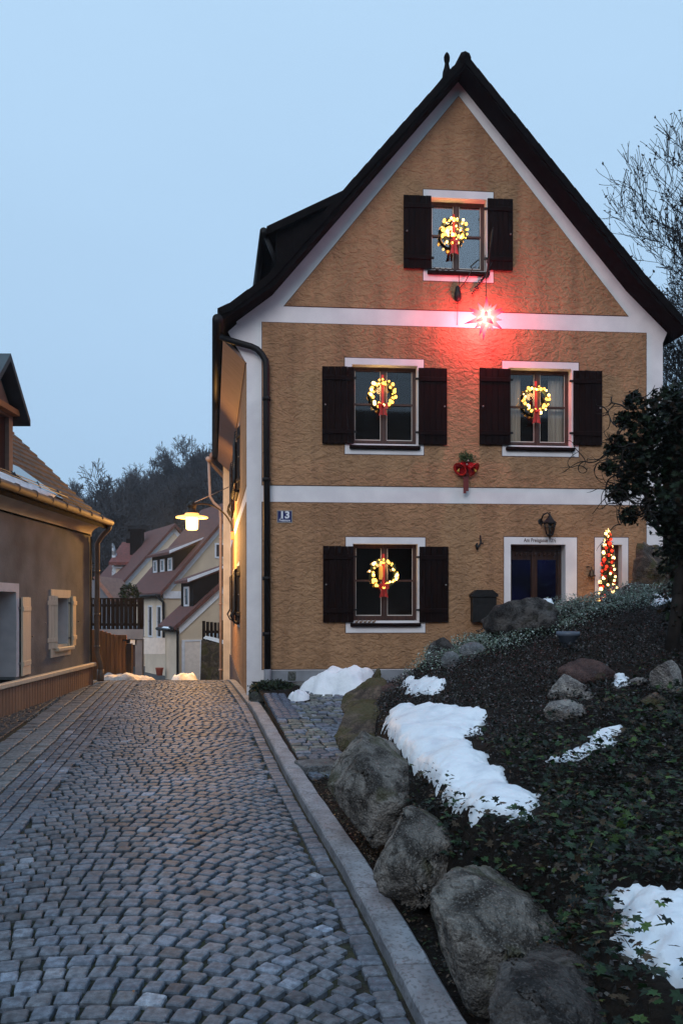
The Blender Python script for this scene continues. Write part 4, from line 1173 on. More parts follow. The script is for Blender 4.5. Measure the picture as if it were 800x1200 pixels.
b = MB(); b.lathe([(.16, .0), (.37, -.02), (.375, -.005), (.36, .012), (.17, .05), (.155, .09)], 28); b.build('lamp_shade', M['shade'], root)
b = MB(); b.lathe([(.145, -.01), (.145, -.12), (.14, -.27), (.11, -.30), (.04, -.31)], 20); b.build('lamp_glass', M['lampglass'], root)
b = MB(); b.lathe([(.15, .09), (.145, .11), (.10, .15), (.09, .22), (.11, .24), (.11, .30), (.06, .36), (.02, .38)], 16); b.build('housing', M['iron'], root)
d = BP - LP
arc = []
P0 = Vector((0, 0, .26)); P1 = Vector((d.x * .35, d.y * .35, .50)); P2 = Vector((d.x * .95, d.y * .95, .30)); P3 = d
for i in range(17):
    t = i / 16; arc.append(P0 * (1 - t) ** 3 + P1 * 3 * t * (1 - t) ** 2 + P2 * 3 * t * t * (1 - t) + P3 * t ** 3)
b = MB(); b.tube(arc, .019, 8); b.build('arm', M['iron'], root)
b = MB(); b.tube([Vector((.05, 0, .34)), Vector((d.x * 1.0, d.y * 1.0, .95))], .010, 5); b.build('stay', M['greymetal'], root)
b = MB(); b.box(d.x - .06, d.x + .05, d.y - .08, d.y + .08, d.z - .12, d.z + .08, bev=.01); b.build('wall_plate', mat('rusty_plate', (.30, .10, .04), .6), root)
Ll = bpy.data.lights.new('street_lamp_light', 'POINT'); Ll.energy = 800; Ll.color = (1, .50, .13); Ll.shadow_soft_size = .15
lo = bpy.data.objects.new('street_lamp_light', Ll); col.objects.link(lo); lo.location = LP + Vector((0, 0, -.50))

# neighbour house beyond, continuing the row
nb = empty('white_row_house', (wallx(24.6), 24.6, 0))
tag(nb, 'whitewashed row house end with pale gutter, adjoining the ochre house beyond the lamp', 'house')
M['cream'] = mat('cream_wall', (.66, .57, .46), .85, (.50, .42, .33), 2, detail=8)
b = MB(); b.box(-.22, 5, .0, 12, -4.2, 4.45); b.build('wall', M['cream'], nb)
b = MB(); b.add([(-.62, -.1, 4.55), (6, -.1, 11.5), (6, 12.3, 11.5), (-.62, 12.3, 4.55), (-.62, -.1, 4.4), (6, -.1, 11.3), (6, 12.3, 11.3), (-.62, 12.3, 4.4)], [(0, 1, 2, 3), (7, 6, 5, 4), (0, 4, 5, 1), (3, 2, 6, 7), (0, 3, 7, 4)])
b.add([(-.6, -.05, 4.36), (-.2, -.05, 4.0), (-.2, 12, 4.0), (-.6, 12, 4.36)], [(0, 1, 2, 3)]); b.build('roof', M['roofwood'], nb)
b = MB(); b.tube([(-.66, -.1, 4.42), (-.66, 12, 4.38)], .08, 8); b.tube([(-.66, .02, 4.36), (-.62, .02, 3.3), (-.5, .02, 3.1), (-.32, .02, 2.95), (-.30, .02, 2.6), (-.30, .02, -3.6)], .045, 8)
for zz in (2, 0, -2): b.tube([(-.30, .02, zz), (-.30, .02, zz + .06)], .06, 8)
b.build('downpipe', mat('pale_copper_gutter', (.42, .30, .25), .6, (.32, .22, .18), 6), nb)
# ---------------------------------------------------------------- grey house across the street
GX = -4.62
def gY(px, X=GX): return X * F_PX / (px - CX)
def gZ(py, Y): return (HY - py) / F_PX * Y
gh = empty('grey_house', (GX, 15.0, 0)); tag(gh, 'low grey rendered house with cream shutters, tiled roof and dormer, lit orange', 'house')
# local frame: x along wall: from far corner towards the camera is -; use T: x_local(plate) -> world Y. outside faces +X
# plate frame: x to the right seen from outside (+X side looking -X): right = +Y ; inward = -X
TG = Matrix(((0, -1, 0, 0), (1, 0, 0, -15.0), (0, 0, 1, 0), (0, 0, 0, 1)))
M['greyrender'] = mat('grey_render', (.205, .205, .20), .9, (.10, .103, .105), 1.6, detail=9, bump=.5, bscale=24, bdist=.012)
M['creampaint'] = mat('cream_paint', (.76, .64, .48), .6, (.68, .56, .41), 5, stretch=(1, 5, .6), bump=.15)
M['cornice'] = mat('cornice_plaster', (.70, .56, .42), .8, (.60, .48, .36), 3)
M['lilac'] = mat('pale_lilac_plaster', (.74, .67, .66), .8)
M['tile'] = mat('brown_tile', (.11, .055, .038), .8, (.04, .026, .022), 5, detail=8, bump=.5, bscale=20, bdist=.015)
Y0g, Y1g = 2.0, 14.95
gwin = (gY(64.5), gY(80.6), gZ(759, 13.3), gZ(700.5, 13.3))
gdoor = (10.2, gY(18), -1.02, .19)
b = MB()
b.plate([(Y0g, -1.06), (gdoor[0], -1.06), (gdoor[0], gdoor[3]), (gdoor[1], gdoor[3]), (gdoor[1], -1.06), (Y1g, -1.06), (Y1g, 1.42), (Y0g, 1.42)], [rect(*gwin)], 0, .45, M=TG)
b.build('street_wall', M['greyrender'], gh)
b = MB(); b.box(-6.2, -.452, -.05 - .4, -.05, -2.6, 1.42); 
b.add([(-.452, -.05, 1.42), (-6.2, -.05, 1.42), (-3.3, -.05, 4.4), (-.452, -.45, 1.42), (-6.2, -.45, 1.42), (-3.3, -.45, 4.4)], [(0, 1, 2), (5, 4, 3)])
b.build('gable_wall', M['greyrender'], gh)
b = MB(); b.box(-6.2, -.46, -9, -8.6, -2, 1.4); b.build('back_wall', M['greyrender'], gh)
# window reveal, frame, surround, shutters
f = window(gh, TG, gwin, (gwin[0] - .20, gwin[1] + .06, gwin[2] - .13, gwin[3] + .12), grid=(1, 2), sill=False, depth=.3)
b = MB(); b.box(gwin[0] - .06, gwin[1] + .06, -.09, .28, gwin[2] - .05, gwin[2] + .01, M=TG, bev=.01); b.build('sill', M['creampaint'], f)
b = MB(); b.box(gwin[1] - .025, gwin[1] - .003, .004, .298, gwin[2] + .05, gwin[3] - .004, M=TG); b.build('jamb_lining', M['lilac'], f)
# recolour this window's surround and shutters cream
for c in f.children:
    if c.name.startswith('surround') or c.name.startswith('sill_board'): c.data.materials[0] = M['creampaint']
    if c.name.startswith('painted_outline'): c.data.materials[0] = M['creampaint']
shutter(gh, TG, (gwin[0] - .46, gwin[0] - .02, gwin[2] + .0, gwin[3] + .03), 'r', R(-14), 'creampaint')
shutter(gh, TG, (gwin[1] + .04, gwin[1] + .50, gwin[2], gwin[3] + .03), 'l', R(10), 'creampaint')
# door opening with deep cream frame and its tall shutter leaf
b = MB(); u0, u1, z0, z1 = gdoor; u0 += .004; u1 -= .004; z1 -= .004
b.plate([(u0 - .16, z0), (u0, z0), (u0, z1), (u1, z1), (u1, z0), (u1 + .10, z0), (u1 + .10, z1 + .12), (u0 - .16, z1 + .12)], [], -.02, .40, M=TG)
dg_ = b.build('door_frame', M['lilac'], gh)
b = MB(); b.box(u0, u1, .30, .36, z0, z1, M=TG); 
for k_ in range(4): b.box(u0 + .03 + k_ * (u1 - u0) / 4, u0 + (k_ + 1) * (u1 - u0) / 4 - .01, .28, .30, z0 + .02, z1 - .03, M=TG)
b.build('door', M['doorwood'], gh)
shutter(gh, TG, (gY(22), gY(36), -1.02, gZ(700, 11.8)), 'l', R(7), 'creampaint')
# plinth cladding: cap rail and vertical boards
b = MB(); b.box(Y0g, Y1g + .03, -.10, .0, -1.13, -1.06, M=TG, bev=.01); b.build('plinth_cap', M['creampaint'], gh)
b = MB(); b.box(Y0g, Y1g, -.03, .0, -1.9, -1.13, M=TG); 
y = Y0g
while y < Y1g - .05: b.box(y + .006, y + .095, -.062, -.03, -1.9, -1.135, M=TG); y += .105
b.build('plinth_cladding', mat('brown_cladding', (.33, .20, .13), .7, (.24, .145, .10), 3, stretch=(1, 1, .3)), gh)
# coved cornice
b = MB(); n = 10; vs = []; fs = []
prof = [(0.0, 1.27)] + [(.30 * (1 - math.cos(a)), 1.30 + .17 * math.sin(a)) for a in [i * math.pi / 2 / 8 for i in range(9)]] + [(.30, 1.50), (-.3, 1.50)]
m_ = len(prof)
for yy in (Y0g, Y1g + .05):
    for (x, z) in prof: vs.append((x, yy - 15, z))
for q in range(m_): fs.append((q, (q + 1) % m_, m_ + (q + 1) % m_, m_ + q))
fs.append(tuple(range(m_))); fs.append(tuple(range(2 * m_ - 1, m_ - 1, -1)))
b.add(vs, fs); b.build('cornice', M['cornice'], gh)
# gutter
b = MB(); b.tube([(.33, Y0g - 15, 1.55), (.33, .12, 1.53)], .058, 10)
y = Y0g
while y < 15: b.tube([(.33, y - 15, 1.545), (.33, y - 14.96, 1.545)], .066, 10); y += .62
b.build('gutter', mat('copper_gutter', (.11, .07, .05), .7, (.06, .04, .03), 6), gh)
b = MB(); b.tube([(.33, .02, 1.50), (.31, .04, 1.42), (.16, .05, 1.26), (.09, .05, 1.14), (.09, .05, -.88), (.12, .08, -1.02), (.14, .1, -1.10), (.14, .1, -1.42)], .045, 9)
for zz in (.6, -.2, -.8): b.tube([(.09, .05, zz), (.09, .05, zz + .05)], .055, 9)
b.tube([(.14, .1, -1.42), (.14, .1, -1.20)], .065, 9); b.build('downpipe', mat('brown_downpipe', (.24, .16, .11), .5, (.16, .10, .07), 5), gh)
b = MB(); b.tube([(.03, -.12, 1.25), (.03, -.12, -1.05)], .014, 5); b.build('conduit', M['wire'], gh)
# roof: courses of tiles
b = MB()
X0r, Z0r = .30, 1.56
pitch_, nc = .20, 21
def roofp(s):  # distance up the slope -> (x,z), slightly sprocketed
    a = R(34) if s < .5 else R(44.5)
    if s < .5: return (X0r - s * math.cos(a), Z0r + s * math.sin(a))
    x0, z0_ = X0r - .5 * math.cos(R(34)), Z0r + .5 * math.sin(R(34))
    return (x0 - (s - .5) * math.cos(a), z0_ + (s - .5) * math.sin(a))
rr = random.Random(12)
for c_ in range(nc):
    s0, s1 = c_ * pitch_, (c_ + 1) * pitch_ + .04
    (xa, za_), (xb, zb_) = roofp(s0), roofp(s1)
    y = Y0g - 15
    off = (c_ % 2) * .09
    while y < .10:
        w = .18
        j = rr.uniform(0, .008)
        y1 = min(y + w - .006, .12)
        b.add([(xa, y, za_ + .036 + j), (xa, y1, za_ + .036 + j), (xb, y1, zb_ + .004), (xb, y, zb_ + .004), (xa, y, za_ - .01), (xa, y1, za_ - .01)], [(0, 1, 2, 3), (4, 5, 1, 0), (1, 5, 2)])
        y += w if y > Y0g - 15 + .01 or off == 0 else off
roofm = b.build('roof', M['tile'], gh)
b = MB(); q = [roofp(i * .3) for i in range(15)]
vs = []; fs = []
for (x, z) in q: vs += [(x, Y0g - 15, z - .01), (x, .09, z - .01), (x, Y0g - 15, z - .16), (x, .09, z - .16)]
for i in range(14):
    a = i * 4; c = a + 4; fs += [(a, a + 1, c + 1, c), (a + 2, c + 2, c + 3, a + 3), (a + 1, a + 3, c + 3, c + 1)]
fs.append((0, 2, 3, 1)); b.add(vs, fs)
xr, zr_ = q[-1]
b.add([(xr, Y0g - 15, zr_), (xr, .09, zr_), (xr - 3.2, .09, zr_ - 3.1), (xr - 3.2, Y0g - 15, zr_ - 3.1)], [(0, 1, 2, 3)])
b.build('roof_deck', M['roofdark'], roofm)
# dormer
Yp, hw_, xf = 11.05 - 15, .56, -.08
zE, zP = 2.72, 3.30
d_ = MB(); zb_ = roofp(.45)[1]
d_.plate([(Yp - hw_ + .0 + 15, zb_), (Yp + hw_ + 15, zb_), (Yp + hw_ + 15, zE), (Yp + 15, zP - .05), (Yp - hw_ + 15, zE)], [rect(Yp + 15 - hw_ + .13, Yp + 15 + hw_ - .13, zb_ + .06, zE - .06)], .08, .2, M=TG)
dm = d_.build('dormer_front', mat('brown_boards', (.30, .17, .12), .7, (.2, .12, .09), 5), gh)
d_ = MB(); d_.box(Yp + 15 - hw_ + .12, Yp + 15 + hw_ - .12, .14, .16, zb_ + .05, zE - .05, M=TG); d_.build('pane', mat('dark_red_boards', (.06, .015, .01), .4, (.03, .01, .008), 4, stretch=(1, 8, 1)), dm)
d_ = MB(); d_.box(-2.2, -.21, Yp + hw_ - .06, Yp + hw_, zb_, zE); d_.box(-2.2, -.21, Yp - hw_, Yp - hw_ + .06, zb_, zE); d_.build('cheek', mat('cheek_boards', (.32, .19, .13), .7), dm)
d_ = MB()
for s in (-1, 1):
    a = (Yp + s * (hw_ + .14), zE - .13); p = (Yp, zP + .03)
    d_.add([(.12, a[0], a[1]), (.12, p[0], p[1]), (-3, p[0], p[1]), (-3, a[0], a[1]), (.12, a[0], a[1] + .09), (.12, p[0], p[1] + .10), (-3, p[0], p[1] + .10), (-3, a[0], a[1] + .09)], [(0, 1, 2, 3), (7, 6, 5, 4), (0, 4, 5, 1), (0, 3, 7, 4), (3, 2, 6, 7)])
d_.build('dormer_roof', mat('dormer_sheet', (.035, .05, .06), .4, (.02, .03, .04), 4), dm)
d_ = MB(); d_.box(-.13, .02, Yp - hw_, Yp + hw_, zE - .02, zE + .06); d_.build('cross_beam', mat('orange_beam', (.45, .17, .06), .6), dm)
# roof window and snow guard, a strip of snow
def on_roof(s, y, lift=0):
    x, z = roofp(s); return Vector((x + .7 * lift, y, z + .7 * lift))
b = MB()
A = [on_roof(.18, -3.2, .05), on_roof(.18, -2.05, .05), on_roof(.85, -2.55, .05), on_roof(.85, -3.7, .05)]
b.add(A + [a - Vector((.03, 0, .05)) for a in A], [(0, 1, 2, 3), (0, 4, 5, 1), (1, 5, 6, 2), (2, 6, 7, 3), (3, 7, 4, 0)])
b.build('roof_window', mat('dark_roof_glass', (.012, .022, .035), .12, spec=.8), roofm)
b = MB()
for s in (.20, .34): b.tube([on_roof(s, -8, .10), on_roof(s, -1.9, .10)], .007, 5)
for k_ in range(8): b.tube([on_roof(.16, -8 + k_ * .85, .01), on_roof(.36, -8 + k_ * .85, .12)], .008, 4)
b.build('snow_guard', mat('dark_steel', (.03, .035, .04), .6), roofm)
b = MB(); vs = []; fs = []
for i in range(25):
    y = -6.0 + i * .14; w = .30 * (1 - (i / 24) ** 3) + .02 * math.sin(i * 2.1)
    vs += [on_roof(.10, y, .02), on_roof(.10 + w * .5, y, .08), on_roof(.10 + w, y, .03)]
    if i: a = i * 3; fs += [(a - 3, a, a + 1, a - 2), (a - 2, a + 1, a + 2, a - 1)]
b.add(vs, fs, smooth=True); o = b.build('roof_snow', M['snow']); o.location = gh.location; tag(o, 'narrow patch of snow above the gutter of the grey house roof', 'snow patch')

# gravel along the plinth
T = np.array([[-.5, -.4, 0], [.5, -.35, 0], [.4, .45, 0], [-.4, .4, 0], [0, 0, .5]]); TF = np.array([[0, 1, 4], [1, 2, 4], [2, 3, 4], [3, 0, 4]])
n = 5200; Yg = nr.uniform(7, 14.95, n); w_ = nr.beta(1.1, 2.4, n) * .5; Xg = GX + .07 + w_
V, Fq = scatter(T, TF, np.stack([Xg, Yg, zr_v(Yg) - .012], 1), rand_rots(n, .5, nr), nr.uniform(.012, .034, n))
cc = np.repeat(nr.uniform(.05, .30, (n, 1)) * np.array([[1.05, 1, .92]]), 5, 0)
o = np_mesh('gravel', V, Fq, mat('gravel_stone', (1, 1, 1), .9, (.7, .7, .7), 40, attr=True), colors=cc); tag(o, 'loose grey gravel strip along the wooden plinth of the grey house', 'gravel', kind='stuff')

# ---------------------------------------------------------------- gate, carport with balcony
M['gatewood'] = mat('orange_gate_wood', (.36, .16, .06), .6, (.20, .085, .035), 3, stretch=(8, 8, .5))
Yg_ = 17.6
root = empty('wooden_gate', ray(112, 790, Yg_)); tag(root, 'orange brown wooden gate with curved top between grey house and carport', 'gate')
wd = ray(148, 790, Yg_).x - root.location.x
zt0, zt1 = gZ(738, Yg_) - root.location.z, gZ(753, Yg_) - root.location.z
b = MB(); n = 9
for i in range(n):
    x0, x1 = -.08 + (wd + .08) * i / n, -.08 + (wd + .08) * (i + 1) / n - .006; t = (i + .5) / n
    zt_ = zt0 + (zt1 - zt0) * t * t
    b.box(x0, x1, 0, .03, -.5, zt_)
b.build('boards', M['gatewood'], root)
b = MB(); b.box(-.08, wd, .03, .06, .1, .2); b.box(-.08, wd, .03, .06, .75, .85); b.build('rail', M['gatewood'], root)
b = MB(); b.box(wd + .01, wd + .12, -.02, .1, -.5, zt1 - .02); b.build('post', mat('dark_post', (.04, .025, .02), .6), root)

Yc = 25.0
P_ = lambda px, py, y=Yc: ray(px, py, y)
root = empty('carport', P_(112, 745)); o0 = root.location.copy()
tag(root, 'grey concrete carport with pillar under the dark balcony', 'carport')
M['concrete'] = mat('grey_concrete', (.20, .22, .26), .85, (.14, .155, .19), 2, detail=8)
xa, xb = -1.0, P_(168, 745).x - o0.x
b = MB(); prism(b, [(xa, 0), (xb, 0), (xb - .95, 4), (xa - .95, 4)], gZ(749, Yc) - o0.z, gZ(737.5, Yc) - o0.z); b.build('slab', M['concrete'], root)
b = MB(); x0, x1 = P_(158, 1).x - o0.x, P_(166, 1).x - o0.x; b.box(x0, x1, .05, .3, -3.6, gZ(749, Yc) - o0.z); b.build('pillar', M['concrete'], root)
b = MB(); b.box(xa, xb - .7, 1.4, 1.5, -3.6, gZ(749, Yc) - o0.z); b.build('rear_wall', mat('carport_rear', (.12, .13, .15), .9), root)
b = MB(); q = P_(156, 747); b.box(q.x - o0.x - .1, q.x - o0.x + .1, .05, .12, -.28, -.1); b.build('wall_light', mat('lamp_cover', (.8, .8, .78), .5), root)
b = MB(); b.box(P_(148, 1).x - o0.x, P_(151, 1).x - o0.x, .3, .34, -1.1, -.5); b.build('letter_box', mat('white_box', (.6, .6, .6), .5), root)
b = MB(); b.box(P_(150, 1).x - o0.x, P_(158, 1).x - o0.x, .6, .7, -1.0, -.3); b.build('meter_box', mat('red_brown_box', (.16, .07, .05), .6), root)
root = empty('balcony_fence', P_(112, 738)); tag(root, 'dark brown picket balcony fence on top of the grey carport', 'fence')
b = MB(); xx = -1.0; h_ = gZ(701, Yc) - gZ(737.5, Yc); 
M['darkfence'] = mat('dark_fence_wood', (.010, .007, .006), .8, spec=.1)
while xx < xb - .1: b.box(xx, xx + .105, 0, .025, .02, h_ + .01 * math.sin(xx * 30)); xx += .135
b.build('pickets', M['darkfence'], root)
b = MB(); b.box(-1, xb, .025, .06, .12, .2); b.box(-1, xb, .025, .06, h_ - .25, h_ - .17)
b.box(-1, xb, .07, .12, h_ - .02, h_ + .02); b.build('rail', M['darkfence'], root)
b = MB(); prism(b, [(xb - .08, .03), (xb, .03), (xb - .95, 4), (xb - 1.03, 4)], .02, h_ + .02); b.build('side_panel', M['darkfence'], root)
root = empty('potted_bush', P_(151, 700, 26)); tag(root, 'small dark round bush standing on the balcony above the carport', 'bush')
def leafball(name, parent, c, rad, n, size, cols_, seed, m='leaf', squash=1, fn=None):
    g = np.random.default_rng(seed)
    d = g.normal(size=(n, 3)); d /= np.linalg.norm(d, axis=1)[:, None]
    q = g.uniform(.35, 1, n) ** .5
    nz = np.array([1 + .35 * noise.noise(Vector(v * 2.2) + Vector((seed, 0, 0))) for v in d])
    P = d * (q * nz)[:, None] * np.array([rad, rad, rad * squash]) + np.array(c)
    T = np.array([[0, -.5, 0], [.33, -.05, .08], [0, .55, 0], [-.33, -.05, .08]]); TF = np.array([[0, 1, 2, 3]])
    V, Fq = scatter(T, TF, P, rand_rots(n, 1.0, g), g.uniform(.6, 1.2, n) * size)
    cc = np.repeat(np.array(cols_)[g.integers(0, len(cols_), n)] * g.uniform(.6, 1.3, (n, 1)), 4, 0)
    return np_mesh(name, V, Fq, M[m], parent, colors=cc)
leafball('foliage', root, (0, 0, .1), .34, 900, .09, [(.02, .035, .02), (.03, .05, .02)], 3)
b = MB(); b.lathe([(.10, -.35), (.14, -.1), (.12, -.1)], 10); b.build('pot', M['concrete'], root)

# ---------------------------------------------------------------- houses down the hill
M['cream_b'] = mat('warm_cream_render', (.74, .60, .46), .85, (.64, .51, .39), 1.2, detail=8)
M['tan_b'] = mat('tan_render', (.56, .46, .34), .85, (.47, .38, .29), 1.2, detail=8)
M['trim'] = mat('white_trim', (.66, .68, .74), .7)
M['redtile'] = mat('red_tile', (.20, .055, .045), .8, (.11, .035, .03), 6, detail=8, bump=.6, bscale=14, bdist=.02, wave=('Z', 3.2, .8))
M['browntile'] = mat('brown_red_tile', (.15, .05, .04), .8, (.08, .035, .03), 6, detail=8, bump=.6, bscale=14, bdist=.02, wave=('Z', 3.2, .8))
M['blackboards'] = mat('black_slates', (.008, .007, .008), .8, spec=.1)
def hwindow(root, T, x0, x1, z0, z1, name='window', fr=None):
    b = MB(); a = .09
    b.plate(rect(x0 - a, x1 + a, z0 - a, z1 + a), [rect(x0, x1, z0, z1)], -.05, .02, M=T); f = b.build(name, fr or M['trim'], root)
    b = MB(); b.box(x0, x1, -.01, .012, z0, z1, M=T); b.box(x0, x1, -.03, -.01, (z0 + z1) / 2 - .02, (z0 + z1) / 2 + .02, M=T); b.build('pane', M['nightglass'], f)
    return f
M['nightglass'] = mat('night_pane', (.02, .022, .03), .15, spec=.6)
def gabled(name, C0, e, Le, W, zb, ze, pitch, wall, tile, label, ov=.35, eave_ov=.45):
    """near corner C0; long eave side runs along e for Le, gable front is perpendicular to the right"""
    root = empty(name, (C0.x, C0.y, 0), 0); tag(root, label, 'house')
    e = Vector(e).normalized(); g = Vector((e.y, -e.x, 0)); e = Vector((e.x, e.y, 0))
    zr_ = ze + W / 2 * math.tan(pitch)
    # gable plate: x along g, y inward = e
    Tg = Matrix(((g.x, e.x, 0, 0), (g.y, e.y, 0, 0), (0, 0, 1, 0), (0, 0, 0, 1)))
    b = MB(); b.plate([(0, zb), (W, zb), (W, ze), (W / 2, zr_), (0, ze)], [], 0, .25, M=Tg)
    b.plate([(0, zb), (W, zb), (W, ze), (W / 2, zr_), (0, ze)], [], Le - .25, Le, M=Tg)
    b.build('gable_wall', wall[0], root)
    # eave wall: seen from outside right = -e ; origin far end
    Te = Matrix(((-e.x, g.x, 0, e.x * Le), (-e.y, g.y, 0, e.y * Le), (0, 0, 1, 0), (0, 0, 0, 1)))
    b = MB(); b.plate(rect(.26, Le - .26, zb, ze), [], 0.004, .25, M=Te); b.build('side_wall', wall[1], root)
    b = MB(); b.box(W - .25, W - .004, .26, Le - .26, zb, ze, M=Tg); b.build('side_wall', wall[1], root)
    # roof: two slabs
    b = MB(); tn = math.tan(pitch); th = .22
    for s in (0, 1):
        def X(x): return x if s == 0 else W - x
        q = [(X(-eave_ov), ze - eave_ov * tn * .8), (X(W / 2), zr_), (X(W / 2), zr_ + th), (X(-eave_ov), ze - eave_ov * tn * .8 + th)]
        if s: q = q[::-1]
        b.plate(q, [], -ov, Le + ov, M=Tg)
    rf = b.build('roof', tile, root)
    # white verge board on the gable just under the tiles
    b = MB()
    for s in (0, 1):
        def X(x): return x if s == 0 else W - x
        q = [(X(.02), ze - .35), (X(W / 2), zr_ - .38), (X(W / 2), zr_ - .005), (X(.0 - .05), ze - .0)]
        if s: q = q[::-1]
        b.plate(q, [], -.06 if s == 0 else -.058, .0, M=Tg)
    b.build('verge_board', M['trim'], rf)
    # eaves gutter
    b = MB(); zz = ze - eave_ov * tn * .8 + .05
    b.tube([Tg @ Vector((-eave_ov - .05, -ov, zz)), Tg @ Vector((-eave_ov - .05, Le + ov, zz))], .08, 6); b.build('gutter', M['blackmetal'], rf)
    return root, Tg, Te, rf, zr_
def dormer(root, rf, Te, Tg, x0, x1, s_in, zf0, zf1, sl_, ze, pitch, nw, W):
    """shed dormer in the near slope: x along the eave measured on Te, front set back s_in from the wall"""
    tn = math.tan(pitch)
    b = MB()
    zback = lambda d: ze + d * tn
    # roof line from front top zf1 rising by sl_ until it meets the slope
    dm_ = (zf1 - ze - sl_ * s_in * -1 * 0 - tn * 0) 
    dmeet = (zf1 - ze - sl_ * s_in) / (tn - sl_)
    q0 = [(s_in, zback(s_in) - .1), (dmeet, zback(dmeet) - .05), (s_in, zf1)]
    Le_ = 0
    Tside = Te @ Matrix(((0, 1, 0, 0), (1, 0, 0, 0), (0, 0, 1, 0), (0, 0, 0, 1)))   # x'=depth inward, y'=along
    def pr(q, a, c_, mb_):
        vs = [Te @ Vector((a, p[0], p[1])) for p in q] + [Te @ Vector((c_, p[0], p[1])) for p in q]
        n = len(q); mb_.add(vs, [tuple(range(n - 1, -1, -1)), tuple(range(n, 2 * n))] + [(i, (i + 1) % n, n + (i + 1) % n, n + i) for i in range(n)])
    pr(q0, x0, x1, b); d1 = b.build('dormer', M['blackboards'], root)
    b = MB(); pr([(s_in - .3, zf1 - .3 * sl_), (dmeet, zf1 + (dmeet - s_in) * sl_), (dmeet, zf1 + (dmeet - s_in) * sl_ + .12), (s_in - .3, zf1 - .3 * sl_ + .14)], x0 - .15, x1 + .15, b); b.build('dormer_roof', tileD, d1)
    b = MB(); pr([(s_in - .32, zf1 - .3 * sl_ + .05), (s_in - .30, zf1 - .3 * sl_ + .05), (dmeet, zf1 + (dmeet - s_in) * sl_ + .15), (dmeet, zf1 + (dmeet - s_in) * sl_ + .22), (s_in - .32, zf1 - .3 * sl_ + .2)], x1 + .12, x1 + .22, b); b.build('dormer_verge', M['trim'], d1)
    Tf = Te @ Matrix.Translation((0, s_in, 0))
    for k_ in range(nw):
        a = x0 + (x1 - x0) * (k_ + .5) / nw; w = min(.28, (x1 - x0) / nw * .3)
        hwindow(d1, Tf, a - w, a + w, zback(s_in) + .35, zf1 - .35)
    return d1
tileD = M['browntile']
# house C, cream with three narrow windows
YC = 42.0
C0 = ray(192, 700, YC); zE_C = gZ(699, YC) - .0
e_c = Vector((-.48, .88, 0)).normalized()
W_C, L_C = 8.4, 6.0
hc, TgC, TeC, rfC, zrC = gabled('cream_house', C0, e_c, L_C, W_C, gZ(755, YC), zE_C + .25, R(49.5), (M['tan_b'], M['cream_b']), M['browntile'], 'cream gabled house with black slate dormer and three narrow upper windows, down the street', eave_ov=.28)
for k_ in range(3):
    x = L_C - .75 - k_ * 1.7; hwindow(hc, TeC, x - .32, x + .32, zE_C - 2.1, zE_C - .55)
hwindow(hc, TgC, 2.45 + .4, 3.35 + .3, gZ(652, 43.2), gZ(638, 43.2))
dormer(hc, rfC, TeC, TgC, 1.1, L_C - .6, .75, 0, zE_C + 2.35, .40, zE_C + .25, R(49.5), 3, W_C)
# ground floor recess
b = MB(); zb = gZ(755, YC)
b.box(.5, W_C - .5, .8, L_C - .5, -4.3, zb, M=TgC); b.build('ground_floor', M['cream_b'], hc)
b = MB(); b.plate(rect(.75, 1.75, -3.95, zb - .15), [], .73, .79, M=TgC); b.build('garage_door', mat('cream_door', (.62, .55, .44), .6), hc)
b = MB(); b.plate(rect(1.95, 2.9, -3.95, zb - .15), [], .73, .79, M=TgC); b.build('garage_door', mat('pale_door', (.70, .62, .52), .6), hc)
b = MB(); b.box(1.2, L_C - 3.5, .72, .8, -3.9, zb - .1, M=TeC); b.build('shutter_gate', mat('grey_roller', (.30, .26, .25), .7, wave=('Z', 6, 1)), hc)
b = MB(); b.tube([TgC @ Vector((-.5, -.1, zE_C + .1)), TgC @ Vector((-.05, -.1, zE_C - .3)), TgC @ Vector((-.03, -.1, -2.3)), TgC @ Vector((1.5, -.1, -2.4)), TgC @ Vector((3.0, -.1, -2.45)), TgC @ Vector((3.0, .5, -4.0))], .07, 6); b.build('downpipe', M['blackmetal'], hc)
b = MB(); b.box(-.06, .9, -.08, -.0, zE_C - .1, zE_C + .28, M=TgC); b.build('cornice_end', M['trim'], hc)
# house D, small with shed dormer, in front on the right
YD = 38.0
D0 = ray(210, 735, YD); 
hd, TgD, TeD, rfD, zrD = gabled('small_cream_house', D0, e_c, 2.3, 6.2, -3.9, gZ(734, YD), R(42), (M['tan_b'], M['cream_b']), M['browntile'], 'small low cream house with white door, dark dormer and snowy eave, nearest the street lamp', eave_ov=.3, ov=.2)
dormer(hd, rfD, TeD, TgD, .2, 2.1, .75, 0, gZ(734, YD) + 2.15, .36, gZ(734, YD), R(42), 1, 6.2)
b = MB(); b.plate(rect(.25, 1.0, -3.75, gZ(752, YD)), [], -.05, .0, M=TgD); b.build('door', mat('pale_pink_door', (.75, .66, .6), .6), hd)
b = MB(); b.plate(rect(.12, 1.1, -3.8, gZ(750, YD)), [rect(.25, 1.0, -3.75, gZ(752, YD))], -.08, .01, M=TgD); b.build('door_frame', M['trim'], hd)
b = MB(); b.tube([TgD @ Vector((-.5, -.1, gZ(734, YD))), TgD @ Vector((-.1, -.08, gZ(740, YD))), TgD @ Vector((-.1, -.08, -3.9))], .06, 6); b.build('downpipe', M['blackmetal'], hd)
b = MB(); b.add([TgD @ Vector(p) for p in ((-.42, .1, gZ(734, YD) - .14), (-.42, 1.6, gZ(734, YD) - .14), (.25, 1.2, gZ(734, YD) + .46), (.2, .2, gZ(734, YD) + .42))], [(0, 3, 2, 1)]); o = b.build('eave_snow', M['snow']); o.location = hd.location; o.name = 'eave_snow'; tag(o, 'thin strip of snow on the eave of the small cream house', 'snow patch')
